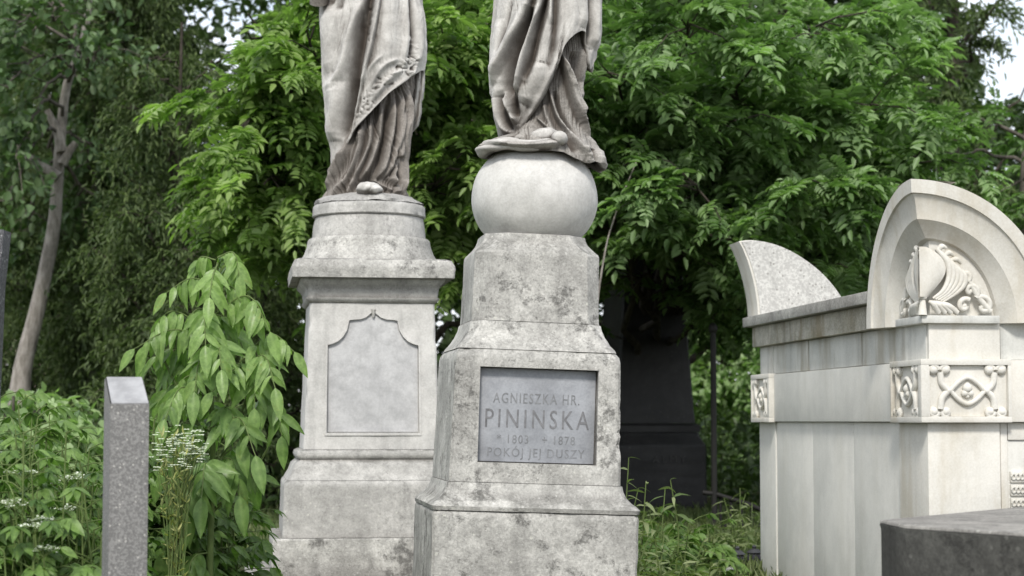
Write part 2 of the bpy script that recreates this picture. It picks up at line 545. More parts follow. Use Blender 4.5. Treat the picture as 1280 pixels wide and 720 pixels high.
# ================================================================ light, sky, camera
def build_world():
    w = bpy.data.worlds.new('World'); SC.world = w
    w.use_nodes = True
    t = w.node_tree; t.nodes.clear()
    out = t.nodes.new('ShaderNodeOutputWorld'); bg = t.nodes.new('ShaderNodeBackground')
    sky = t.nodes.new('ShaderNodeTexSky'); sky.sky_type = 'NISHITA'; sky.sun_disc = False
    sky.sun_elevation = R(46); sky.sun_rotation = R(188)
    tc = t.nodes.new('ShaderNodeTexCoord')
    no = t.nodes.new('ShaderNodeTexNoise'); no.inputs['Scale'].default_value = 3.2; no.inputs['Detail'].default_value = 7
    no.inputs['Roughness'].default_value = 0.6
    mr = t.nodes.new('ShaderNodeMapRange'); mr.interpolation_type = 'SMOOTHSTEP'
    mr.inputs['From Min'].default_value = 0.40; mr.inputs['From Max'].default_value = 0.56
    mr.inputs['To Min'].default_value = 0.45; mr.inputs['To Max'].default_value = 1.0
    mx = t.nodes.new('ShaderNodeMix'); mx.data_type = 'RGBA'
    mx.inputs[7].default_value = (9.4, 9.8, 10.3, 1)
    t.links.new(tc.outputs['Generated'], no.inputs['Vector'])
    t.links.new(no.outputs['Fac'], mr.inputs['Value'])
    t.links.new(mr.outputs[0], mx.inputs[0])
    t.links.new(sky.outputs[0], mx.inputs[6])
    t.links.new(mx.outputs[2], bg.inputs[0])
    bg.inputs[1].default_value = 0.15
    t.links.new(bg.outputs[0], out.inputs[0])
    sd = bpy.data.lights.new('sun', 'SUN'); sd.energy = 3.1; sd.angle = R(10); sd.color = (1.0, 0.96, 0.89)
    s = bpy.data.objects.new('sun', sd); COL.objects.link(s)
    d = Vector((-0.10, -0.70, 0.72)).normalized()
    s.rotation_euler = d.to_track_quat('Z', 'Y').to_euler()
    s.location = (0, -5, 12)
    cd = bpy.data.cameras.new('camera'); c = bpy.data.objects.new('camera', cd); COL.objects.link(c)
    cd.sensor_width = 36; cd.lens = 36 * F / 1280; cd.clip_end = 2000; cd.clip_start = 0.1
    c.location = (0, 0, CAMZ); c.rotation_euler = (math.pi / 2 + PITCH, 0, 0)
    cd.dof.use_dof = True; cd.dof.focus_distance = 9.2; cd.dof.aperture_fstop = 3.6
    SC.camera = c
    SC.view_settings.view_transform = 'Standard'
    SC.view_settings.look = 'None'
    SC.view_settings.exposure = 0
    SC.render.engine = 'CYCLES'
    SC.cycles.use_denoising = True
    SC.cycles.max_bounces = 7
    SC.cycles.transparent_max_bounces = 4
    SC.cycles.caustics_reflective = False
    SC.cycles.caustics_refractive = False


# ================================================================ ground
def build_ground():
    xs = np.concatenate([np.linspace(-400, -22, 12), np.linspace(-20, 20, 161), np.linspace(22, 400, 12)])
    ys = np.concatenate([np.linspace(-60, -2, 8), np.linspace(0, 40, 161), np.linspace(44, 600, 16)])
    X, Y = np.meshgrid(xs, ys)
    Z = gz(X, Y)
    near = (np.abs(X) < 20) & (Y > 0) & (Y < 40)
    for i, j in zip(*np.nonzero(near)):
        Z[i, j] += 0.035 * noise.noise(Vector((X[i, j] * 0.9, Y[i, j] * 0.9, 0)))
    V = np.stack([X, Y, Z], -1).reshape(-1, 3)
    nx = len(xs); ny = len(ys)
    a = (np.arange(ny - 1)[:, None] * nx + np.arange(nx - 1)[None, :]).ravel()
    me = np_mesh('ground', V, np.stack([a, a + 1, a + nx + 1, a + nx], -1), 4)
    N = NT('forest_soil')
    c = N.coord()
    n1 = N.noise(c, 1.4, 6, 0.7); n2 = N.noise(c, 30, 5, 0.7)
    col = N.mix(N.ramp(n1, 0.4, 0.6), (0.07, 0.055, 0.035), (0.045, 0.07, 0.02))
    col = N.mix(N.math('MULTIPLY', N.ramp(n2, 0.4, 0.7), 0.6), col, (0.12, 0.10, 0.06))
    N.principled(col, 0.95, N.bump(n2, 0.8, 0.03))
    o = link('ground', me, N.m); tag(o, kind='structure')


# ================================================================ monuments
YAW = R(8)


def front_pedestal():
    base = at(655, 640, 9.0)
    k = 0.00371
    g = float(gz(base.x, 9.0))
    root = empty('grave_pedestal', (base.x - 0.033, 9.0, g), (0, R(1.9), YAW),
                 'weathered grey stone pedestal with inscribed slate plaque, under the globe and statue', 'grave monument')
    Z = lambda py: 1.5 + (526 - py) * k - g
    b = square_loft([(-0.15, 0.462, 0.012), (Z(639), 0.462, 0.012), (Z(636), 0.456, 0.02)], wear=0.004, chip=0.02, seed=1)
    b.build('base_block', M['mon'], root, smooth=30)
    lg = square_loft([(Z(636) + 0.002, 0.44, 0.012), (Z(635), 0.463, 0.015), (Z(630), 0.468, 0.015), (Z(626), 0.455, 0.015), (Z(622), 0.432, 0.012),
                      (Z(616), 0.412, 0.012), (Z(609), 0.400, 0.012), (Z(602), 0.395, 0.012)], wear=0.003, chip=0.012, seed=2)
    lg.build('base_moulding', M['mon'], root, smooth=50)
    bd = square_loft([(Z(602) + 0.002, 0.389, 0.012), (Z(452), 0.375, 0.012), (Z(446), 0.371, 0.02), (Z(441), 0.358, 0.03)], wear=0.003, chip=0.022, seed=3)
    body = bd.build('body', M['mon'], root, smooth=32)
    # recess for the plaque: front face px 570..778, plaque 603..750 x 460..581
    fx = lambda px: (px - 673.5) * 0.003615 / math.cos(YAW)
    x0, x1, z0, z1 = fx(601), fx(748.5), Z(577.5), Z(462.5)
    cut = MB().box(x0, x1, -0.6, -0.322, z0, z1).build('cutter')
    cut.parent = root
    bpy.context.view_layer.update()
    boolean_cut(body, cut)
    pl = MB().box(x0 + 0.004, x1 - 0.004, -0.333, -0.28, z0 + 0.004, z1 - 0.004).build('plaque', M['plaque'], root, bevel=0.003)
    cx = (x0 + x1) / 2; w = x1 - x0; h = z1 - z0
    rot = (R(90), 0, 0); yy = -0.3337
    zz = lambda f: z1 - f * h
    text_mesh('inscription', 'AGNIESZKA HR.', 0.066, (cx - 0.003, yy, zz(0.325)), rot, M['letters_faint'], pl, 1.22, width=0.73 * w)
    text_mesh('inscription', 'PININSKA', 0.120, (cx, yy, zz(0.545)), rot, M['letters'], pl, 1.32, width=0.88 * w)
    text_mesh('inscription', '* 1803   + 1878', 0.055, (cx, yy, zz(0.755)), rot, M['letters_faint'], pl, 1.2, width=0.66 * w)
    text_mesh('inscription', 'POK\u00d3J JEJ DUSZY', 0.056, (cx, yy, zz(0.895)), rot, M['letters_faint'], pl, 1.2, width=0.82 * w)
    # flare above the body
    fl = square_loft([(Z(441) + 0.002, 0.362, 0.03), (Z(437), 0.356, 0.03), (Z(431), 0.338, 0.03), (Z(422), 0.318, 0.035), (Z(413), 0.305, 0.04), (Z(407), 0.301, 0.045), (Z(405.5), 0.296, 0.05)],
                     wear=0.003, chip=0.014, seed=4)
    fl.build('upper_moulding', M['mon'], root, smooth=50)
    up = square_loft([(Z(405.5) + 0.002, 0.295, 0.065), (Z(396), 0.294, 0.065), (Z(321), 0.288, 0.066), (Z(318), 0.284, 0.066), (Z(314), 0.270, 0.07), (Z(305), 0.243, 0.08), (Z(299), 0.236, 0.09), (Z(295), 0.234, 0.09)],
                     wear=0.003, chip=0.016, seed=5)
    up.build('octagonal_block', M['mon'], root, smooth=20)
    return root


def back_pedestal():
    WQ = 1.08
    def square_loft(prof, **kw):
        return globals()['square_loft']([(z, h * WQ, c_) for z, h, c_ in prof], **kw)
    Y = 12.4
    k = 0.0051
    c = at(462, 600, Y)
    g = float(gz(c.x, Y))
    root = empty('grave_pedestal', (c.x - 0.012, Y, g), (0, 0, YAW),
                 'tall grey pedestal with blank shield shaped panel and wide cornice, behind the plaque monument', 'grave monument')
    Z = lambda py: 1.5 + (526 - py) * k - g
    square_loft([(-0.2, 0.72, 0.01), (Z(713), 0.72, 0.01), (Z(711.5), 0.71, 0.02)], wear=0.004, chip=0.02, seed=21).build('foundation_slab', M['mon_back'], root, smooth=30)
    square_loft([(Z(711.5) + .002, 0.575, 0.01), (Z(668), 0.570, 0.012), (Z(666.5), 0.563, 0.02)], wear=0.005, chip=0.025, seed=22).build('lower_base', M['mon'], root, smooth=30)
    square_loft([(Z(666.5) + .002, 0.512, 0.01), (Z(603), 0.506, 0.012), (Z(600), 0.500, 0.02), (Z(598), 0.490, 0.02)], wear=0.004, chip=0.02, seed=23).build('base_block', M['mon_back'], root, smooth=30)
    square_loft([(Z(598) + .002, 0.488, 0.015), (Z(588), 0.462, 0.012), (Z(580), 0.448, 0.01), (Z(579), 0.446, 0.01), (Z(575), 0.425, 0.01), (Z(573), 0.418, 0.01),
                 (Z(571), 0.428, 0.01), (Z(567), 0.434, 0.012), (Z(563), 0.428, 0.01), (Z(561), 0.408, 0.01)], wear=0.003, chip=0.012, seed=24).build('base_moulding', M['mon_back'], root, smooth=45)
    body = square_loft([(Z(561) + .002, 0.394, 0.012), (Z(384), 0.362, 0.012), (Z(382), 0.362, 0.012)], ns=34, wear=0.003, chip=0.014, seed=25).build('body', M['mon_body'], root, smooth=30)
    s = 0.00497
    fz = lambda py: 1.5 + (526 - py) * s - g
    half = [(0, 388), (3, 391), (9, 396), (16, 398.5), (24, 399), (30, 400), (31, 405), (32.5, 412), (37, 420), (43, 426), (50, 429.5), (56, 431), (56.5, 432), (57.5, 541)]
    outl = [(466 + dx, py) for dx, py in half] + [(466 - dx, py) for dx, py in half[::-1][:-1]]
    to2 = lambda e: [((px - 466) * s / math.cos(YAW) * e + 0.004, fz(465) + (fz(py) - fz(465)) * e) for px, py in outl]
    t = lambda u, w, d: (u, d, w)
    # a raised fillet round the panel, then the recess
    rim = MB()
    o_, i_ = to2(1.045), to2(1.0)
    n = len(o_)
    face_y = lambda z: -WQ * (0.394 + (0.362 - 0.394) * (z - Z(561)) / (Z(384) - Z(561)))
    vs = [(u, face_y(w) - 0.007, w) for u, w in o_] + [(u, face_y(w) - 0.007, w) for u, w in i_] + [(u, face_y(w) + 0.02, w) for u, w in o_] + [(u, face_y(w) + 0.02, w) for u, w in i_]
    fs = []
    for i in range(n):
        j = (i + 1) % n
        fs += [(i, j, n + j, n + i), (i, 2 * n + i, 2 * n + j, j), (n + i, n + j, 3 * n + j, 3 * n + i)]
    rim.add(vs, fs)
    cut = MB().prism(to2(1.0), t, -0.7, -0.352 * WQ).build('cutter')
    cut.parent = root
    bpy.context.view_layer.update()
    boolean_cut(body, cut)
    rim.build('panel_rim', M['mon_body'], root, smooth=30)
    MB().prism(to2(0.985), t, -0.357 * WQ, -0.33).build('blank_panel', M['plaque_pale'], root)
    kx = 0.004
    MB().tube([(kx, -0.397, fz(386)), (kx, -0.397, fz(396))], [0.016, 0.007], 8).build('keystone', M['mon'], root, smooth=40)
    # cornice
    square_loft([(Z(382) + .002, 0.366, 0.01), (Z(380), 0.374, 0.01), (Z(378), 0.385, 0.01), (Z(375.5), 0.388, 0.01), (Z(375), 0.378, 0.01), (Z(364), 0.384, 0.01),
                 (Z(360), 0.396, 0.01), (Z(357), 0.412, 0.01), (Z(354), 0.418, 0.01), (Z(352), 0.419, 0.01)], wear=0.002, chip=0.01, seed=26).build('cornice_moulding', M['mon_back'], root, smooth=45)
    square_loft([(Z(352) + .002, 0.468, 0.01), (Z(345), 0.470, 0.01), (Z(340), 0.474, 0.012), (Z(337), 0.470, 0.012), (Z(330), 0.455, 0.02), (Z(328), 0.43, 0.03)], wear=0.003, chip=0.014, seed=27).build('cornice', M['mon'], root, smooth=35)
    lathe([(Z(329), 0.452), (Z(326), 0.448), (Z(317), 0.42), (Z(308), 0.402), (Z(299), 0.394), (Z(297), 0.385)], seed=3).build('drum', M['mon'], root, smooth=45)
    lathe([(Z(297) + .002, 0.368), (Z(280), 0.360), (Z(272), 0.352), (Z(270), 0.350)], seed=5).build('upper_drum', M['mon_back'], root, smooth=45)
    lathe([(Z(270) + .002, 0.358), (Z(268), 0.366), (Z(256), 0.362), (Z(254), 0.352)], seed=6).build('drum_lip', M['mon_back'], root, smooth=45)
    return root


M['plaque_pale'] = stone('pale_blue_marble', (0.565, 0.56, 0.56), (0.49, 0.487, 0.49), black=0.06, black_lo=0.68, lichen=0.05, streak=0.25, bump=0.08, rough=0.7, grain=0.03)


# ================================================================ draped statues
def pl_dist(P, line):
    """distance of every point to a polyline, and the side it lies on"""
    best = np.full(len(P), 1e9); side = np.zeros(len(P)); along = np.zeros(len(P))
    L = np.asarray(line, float)
    seg = np.hypot(*(L[1:] - L[:-1]).T); cum = np.concatenate([[0], np.cumsum(seg)]); tot = max(cum[-1], 1e-6)
    for q_, (a, b) in enumerate(zip(L[:-1], L[1:])):
        d = b - a
        t = np.clip(((P - a) @ d) / max(d @ d, 1e-9), 0, 1)
        q = a + t[:, None] * d
        r = P - q
        dist = np.hypot(r[:, 0], r[:, 1])
        sg = np.sign(d[0] * r[:, 1] - d[1] * r[:, 0])
        m = dist < best
        best[m] = dist[m]; side[m] = sg[m]; along[m] = ((cum[q_] + t * seg[q_]) / tot)[m]
    return best, side, along


def drape(name, Ls, Rs, y0, y1, folds, k, org, mat, parent, hem=None, inflate=0.0, dr=0.72, nu=420, nv=380, back=(14, 2.5), crinkle=0.5, seed=0, lip=3.5, boost=1.0, pleat=0.0):
    """cloth shell: silhouettes Ls, Rs as (y, x) rows in photo pixels of this statue, folds as carved lines in the same units;
    k metres per unit, org = (x, y) of the statue's foot"""
    th = np.linspace(0, 2 * np.pi, nu, endpoint=False) - np.pi / 2
    fL = lambda y: np.interp(y, [r[0] for r in Ls], [r[1] for r in Ls])
    fR = lambda y: np.interp(y, [r[0] for r in Rs], [r[1] for r in Rs])
    ct, st = np.cos(th), np.sin(th)
    if hem is not None:
        hx = [h[0] for h in hem]; hy = [h[1] for h in hem]
        end = np.zeros(nu)
        ys = np.linspace(y0, y1, 900)
        for i in range(nu):
            c = (fL(ys) + fR(ys)) / 2; a = (fR(ys) - fL(ys)) / 2
            px = c + a * ct[i]
            ok = ys < np.interp(px, hx, hy)
            j = np.argmax(~ok) if (~ok).any() else len(ys) - 1
            end[i] = ys[max(j, 4)]
        ker = np.array([1, 2, 3, 2, 1]) / 9
        end = np.convolve(np.concatenate([end[-2:], end, end[:2]]), ker, 'valid')
    else:
        end = np.full(nu, float(y1))
    t = np.linspace(0, 1, nv)[:, None]
    Yp = y0 + t * (end[None, :] - y0)
    a = (fR(Yp) - fL(Yp)) / 2 + inflate
    c = (fR(Yp) + fL(Yp)) / 2
    PX = c + a * ct[None, :]
    P = np.stack([PX.ravel(), Yp.ravel()], -1)
    D = np.zeros(len(P))
    for f in folds:
        line, w, h = f[0], f[1], f[2]
        kind = f[3] if len(f) > 3 else 'ridge'
        line = spline(line, 6 * len(line)) if len(line) > 2 else np.array(line, float)
        d, s, al = pl_dist(P, line)
        if len(f[0]) > 2:
            h = h * np.clip(np.minimum(al, 1 - al) / 0.16, 0.12, 1) ** 0.8
        if kind == 'ridge':
            D += h * np.exp(-(d / w) ** 2)
        elif kind == 'fold':      # steep on one side, soft on the other
            ww = np.where(s > 0, w * 0.4, w * 1.6)
            D += h * np.exp(-(d / ww) ** 2)
        elif kind == 'foldr':
            ww = np.where(s < 0, w * 0.4, w * 1.6)
            D += h * np.exp(-(d / ww) ** 2)
    D = D.reshape(Yp.shape) * boost
    if pleat:
        pn = np.array([noise.noise(Vector((x * 0.30 + 3 * noise.noise(Vector((y * 0.02, x * 0.02, seed))), y * 0.018, seed))) for x, y in P]).reshape(Yp.shape)
        D += pleat * (1 - 2.2 * np.abs(pn))
    front = np.clip(-st * 2.0 + 0.05, 0, 1)[None, :]
    bk = back[1] * np.sin(back[0] * th[None, :] + 0.02 * Yp + 2 * np.sin(0.015 * Yp + th[None, :] * 2)) * (1 - front)
    D = D * front + bk
    cr = np.array([noise.fractal(Vector((x * 0.06 + seed, y * 0.035, s_ * 2.0)), 1.0, 2.0, 4) for (x, y), s_ in zip(P, np.broadcast_to(st, Yp.shape).ravel())]).reshape(Yp.shape)
    D += crinkle * 1.6 * cr
    nxx = ct[None, :]; nyy = st[None, :]
    b = a * (np.interp(Yp, [q[0] for q in dr], [q[1] for q in dr]) if hasattr(dr, '__len__') else dr)
    X = (PX - org[0] + nxx * D) * k
    YY = (b * st[None, :] + nyy * D) * k
    Z = (org[1] - Yp) * k
    V = np.stack([X, YY, Z], -1)
    if hem is not None:   # turn the hem inward
        last = V[-1].copy()
        inn = np.stack([last[:, 0] - ct * lip * k * 1.2, last[:, 1] - st * lip * k * 1.2, last[:, 2] + 0.2 * lip * k], -1)
        inn2 = np.stack([inn[:, 0] - ct * lip * k * 1.5, inn[:, 1] - st * lip * k * 1.5, inn[:, 2] + 9 * k], -1)
        V = np.concatenate([V, inn[None], inn2[None]])
    n0 = V.shape[0]
    i = np.arange(nu); i2 = (i + 1) % nu
    fc = []
    for j in range(n0 - 1):
        fc.append(np.stack([j * nu + i, (j + 1) * nu + i, (j + 1) * nu + i2, j * nu + i2], -1))
    me = np_mesh(name, V.reshape(-1, 3), np.concatenate(fc), 4)
    # paint fold shade, along with soot, where the cloth lies deeper than its surroundings
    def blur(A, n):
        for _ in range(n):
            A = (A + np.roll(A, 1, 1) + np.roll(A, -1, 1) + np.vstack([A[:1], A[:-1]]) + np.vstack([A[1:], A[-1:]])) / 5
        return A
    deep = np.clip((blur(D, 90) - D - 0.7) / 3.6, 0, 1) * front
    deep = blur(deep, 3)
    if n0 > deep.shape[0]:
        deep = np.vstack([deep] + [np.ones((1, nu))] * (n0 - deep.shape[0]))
    at_ = me.attributes.new('soot_shade', 'FLOAT', 'POINT')
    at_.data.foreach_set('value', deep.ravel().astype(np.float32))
    bm = bmesh.new(); bm.from_mesh(me)
    bmesh.ops.recalc_face_normals(bm, faces=bm.faces)
    bm.to_mesh(me); bm.free()
    return link(name, me, mat, parent)


def head_part(root, c, r, k, mat):
    """veiled head: face with brow, nose, lips; c in metres"""
    mb = MB(); n0 = 0
    c = Vector(c)
    mb.ellipsoid(c, (r * 0.78, r * 0.9, r * 1.08), 40, 28)
    V = []
    for p in mb.v:
        q = Vector(p) - c
        x, z = q.x / r, q.z / r
        if q.y < 0:
            dz = 0.20 * math.exp(-(x / 0.10) ** 2 - ((z + 0.08) / 0.2) ** 2)
            dz += 0.06 * math.exp(-(x / 0.2) ** 2 - ((z + 0.48) / 0.08) ** 2)
            dz -= 0.09 * (math.exp(-((x - 0.28) / 0.13) ** 2 - ((z - 0.1) / 0.09) ** 2) + math.exp(-((x + 0.28) / 0.13) ** 2 - ((z - 0.1) / 0.09) ** 2))
            q.y -= dz * r
        V.append(c + q)
    mb.v = [tuple(p) for p in V]
    h = mb.build('head', mat, root, smooth=80)
    vb = MB().ellipsoid(c + Vector((0, r * 0.22, r * 0.12)), (r * 0.98, r * 0.95, r * 1.12), 40, 24, 0.1, 3)
    vb.build('veil', mat, h, smooth=80)
    nk = MB().tube([c + Vector((0, 0.05 * r, -0.7 * r)), c + Vector((0, 0.12 * r, -1.7 * r))], [r * 0.46, r * 0.62], 20)
    nk.build('neck', mat, h, smooth=80)


def back_statue():
    Y = 12.4; k = 0.00517
    f = at(462, 254, Y)
    root = empty('stone_statue', f, (0, 0, 0), 'weathered grey statue in a long embroidered mantle, standing on the round drum', 'statue')
    org = (462, 254)
    Lm = [(-205, 446), (-195, 425), (-180, 408), (-150, 398), (-110, 408), (-60, 404), (-20, 400), (0, 400), (18, 399.6), (36, 400.6), (72, 402), (101, 402.5), (108, 403), (126, 404.5), (144, 406), (162, 408.6), (188, 412.5), (215, 414)]
    Rm = [(-205, 478), (-195, 499), (-180, 517), (-150, 527), (-110, 515), (-60, 520), (-20, 525), (0, 526), (18, 528.5), (36, 531), (54, 532), (76, 531), (94, 530), (126, 527), (215, 518)]
    hem = [(395, 214), (412, 208), (420, 202), (431, 190), (448, 165), (465, 147), (487, 122), (510, 103.5), (514, 99), (522, 93), (533, 84)]
    folds = [
        ([(457.6, -60), (457.6, 0), (446, 32), (439.6, 56), (434, 85), (423, 105), (405, 110)], 5.5, 6, 'ridge'),
        ([(423, 105), (424, 140), (419, 180)], 13, 5, 'ridge'),
        ([(411, 10), (412, 60), (416, 95)], 16, 3, 'ridge'),
        ([(470, -40), (463, 12), (454, 60), (447, 100), (440, 140), (429, 184)], 8.5, -12, 'ridge'),
        ([(448, 100), (441, 130), (428, 178)], 7, -6, 'ridge'),
        ([(478, -40), (474, 10), (467, 58), (460, 88), (449, 128), (436, 178)], 6, 7, 'foldr'),
        ([(463, -50), (460, 10), (457, 40)], 4, 4, 'ridge'),
        ([(515, -60), (514.5, 0), (517, 54), (512, 88)], 3.2, -4.5, 'ridge'),
        ([(508, -60), (508, 0), (509, 50), (505, 85)], 4, 2.5, 'ridge'),
        ([(524, 0), (526, 50), (522, 86)], 4, 3, 'ridge'),
        ([(490, -20), (485, 60), (470, 110)], 12, 3.5, 'ridge'),
        ([(500, 78), (480, 90), (465, 115)], 3, 2.2, 'ridge'),
        ([(505, 90), (487, 104), (466, 134)], 3.5, 2.6, 'ridge'),
        ([(480, 74), (464, 92), (457, 110)], 3, 2, 'ridge'),
        ([(437, 184), (452, 160), (470, 142), (490, 119), (511, 101)], 2.6, 2.4, 'ridge'),
        ([(427, 0), (424, 10)], 6, -4, 'ridge'), ([(413, 3), (420, -10)], 5, -4, 'ridge'),
    ]
    # embroidered border: scattered low bosses along the hem and the front strip
    rb = random.Random(5)
    for _ in range(46):
        t = rb.random()
        i = min(int(t * 5), 4)
        line = [(440, 172), (452, 154), (468, 133), (486, 112), (502, 98), (516, 88)]
        a, b = line[i], line[i + 1]
        u = t * 5 - i
        x = a[0] + (b[0] - a[0]) * u + rb.uniform(-9, 5) * (1 - 0.3 * t); y = a[1] + (b[1] - a[1]) * u + rb.uniform(-14, 4)
        ang = rb.uniform(0, 6.3)
        folds.append(([(x, y), (x + 4 * math.cos(ang), y + 4 * math.sin(ang))], 1.5, rb.choice([0.9, 0.7, -0.9]), 'ridge'))
    for _ in range(22):
        y = rb.uniform(0, 58); x = 469 - y * 0.13 + rb.uniform(-3, 2)
        folds.append(([(x, y), (x + rb.uniform(-2, 2), y + 3)], 1.2, rb.choice([0.7, -0.8]), 'ridge'))
    for _ in range(18):
        y = rb.uniform(48, 92); x = 516 + rb.uniform(-4, 5)
        folds.append(([(x, y), (x + rb.uniform(-3, 3), y + 4)], 1.4, rb.choice([1.0, -1.2]), 'ridge'))
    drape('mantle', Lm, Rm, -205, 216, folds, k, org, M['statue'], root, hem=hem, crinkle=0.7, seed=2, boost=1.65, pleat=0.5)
    Ls = [(60, 440), (140, 434), (165, 424), (190, 417), (210, 415), (225, 413), (238, 408), (248, 402), (254, 398)]
    Rs = [(60, 520), (105, 519), (126, 513), (166, 509), (202, 505.5), (225, 506), (240, 509), (250, 513), (254, 515)]
    sf = [
        ([(443, 165), (434, 198), (421, 222), (408, 240)], 3.4, 6, 'ridge'),
        ([(436, 190), (424, 210), (412, 224)], 2.6, 4.5, 'ridge'),
        ([(458, 155), (447, 203), (437, 225), (420, 250)], 4.2, 8, 'ridge'),
        ([(465.5, 148), (463.5, 184), (446, 229), (436, 248)], 3.0, 6, 'ridge'),
        ([(478, 130), (474, 175), (462, 215), (450, 232)], 3.2, 6, 'ridge'),
        ([(492, 122), (489, 159), (479, 213), (468, 230)], 3.2, 7, 'ridge'),
        ([(500.5, 112), (496.6, 168), (487, 210), (478, 229)], 2.8, 6, 'ridge'),
        ([(503, 140), (497, 200), (490, 222), (497, 240)], 2.6, 5, 'ridge'),
        ([(508, 110), (504.4, 178), (502, 234), (508, 252)], 3.2, 8, 'ridge'),
        ([(484, 223), (494, 234), (496, 246)], 3, 4, 'ridge'), ([(470, 230), (488, 240)], 2.4, 3, 'ridge'),
        ([(452, 175), (441, 214), (428, 236)], 2.4, -5, 'ridge'),
        ([(484, 130), (481, 175), (470, 218)], 2.6, -4, 'ridge'),
        ([(497, 200), (494, 235)], 2.2, -4, 'ridge'),
        ([(464, 246), (464, 240)], 17, -6, 'ridge'),
    ]
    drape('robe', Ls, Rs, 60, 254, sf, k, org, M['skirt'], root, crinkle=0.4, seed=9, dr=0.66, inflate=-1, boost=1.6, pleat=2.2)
    P = lambda x, y, d: Vector(((x - org[0]) * k, d, (org[1] - y) * k))
    # hanging mantle corner behind the right knee
    mb = MB()
    rows = [(88, 508, 531, 0), (100, 507, 531, 0), (112, 508, 530, 1), (122, 510, 529, 2), (127, 511, 527, 2), (140, 507, 527, 4), (152, 504, 523, 4), (162, 503, 514, 4), (167, 504, 509, 4)]
    n = 28; vs = []; fs = []
    for (y, a, b, d) in rows:
        for i in range(n):
            t = 2 * math.pi * i / n
            x = (a + b) / 2 + (b - a) / 2 * math.cos(t)
            z = 7 * math.sin(t) + d * 2 + 2.2 * math.sin(x * 0.9 + y * 0.12) * (math.sin(t) < 0)
            vs.append(P(x, y + 2.5 * math.sin(x * 0.7), z * k))
    for j in range(len(rows) - 1):
        for i in range(n):
            fs.append((j * n + i, j * n + (i + 1) % n, (j + 1) * n + (i + 1) % n, (j + 1) * n + i))
    fs.append(tuple(range((len(rows) - 1) * n, len(rows) * n)))
    mb.add(vs, fs); mb.build('mantle_corner', M['statue'], root, smooth=70)
    # foot under the hem
    ft = MB().ellipsoid(P(464, 241.5, -0.232), (0.080, 0.10, 0.046), 28, 18, 0.12, 4)
    ft.ellipsoid(P(472, 243.5, -0.262), (0.052, 0.075, 0.034), 24, 16, 0.1, 7)
    ft.build('foot', M['statue'], root, smooth=80)
    # rough plinth the figure stands on
    V = []; rows = [(257, 68, 1.0), (254, 67, 1.0), (251.5, 63, 0.97), (248.5, 57, .92), (246, 48, .85), (244, 36, .75), (243, 16, .5)]
    n = 90; fs = []
    for (y, a, _) in rows:
        for i in range(n):
            t = 2 * math.pi * i / n
            q = Vector((math.cos(t) * 2.2, math.sin(t) * 2.2, y * 0.09))
            w = 1 + 0.09 * noise.noise(q) + 0.05 * noise.noise(q * 3.1)
            if y > 252: w = min(w, 1.02)
            V.append(P(461 + a * w * math.cos(t), y + 1.5 * noise.noise(q * 2), a * w * 0.97 * math.sin(t) * k))
    for j in range(len(rows) - 1):
        for i in range(n):
            fs.append((j * n + i, j * n + (i + 1) % n, (j + 1) * n + (i + 1) % n, (j + 1) * n + i))
    fs.append(tuple(range((len(rows) - 1) * n, len(rows) * n)))
    MB().add(V, fs).build('rock_plinth', M['rock'], root, smooth=50)
    ar = MB().tube(spline([P(404, -165, 0), P(392, -100, -0.05), P(391, -50, -0.12), P(399, -14, -0.17), P(399, 5, -0.12)], 30), 0.06, 18)
    ar.build('arm', M['skirt'], root, smooth=80)
    ar = MB().tube(spline([P(522, -165, 0), P(538, -100, -0.02), P(520, -70, -0.2), P(480, -90, -0.3)], 30), 0.062, 18)
    ar.build('arm', M['statue'], root, smooth=80)
    head_part(root, P(462, -245, -0.03), 0.155, k, M['statue'])


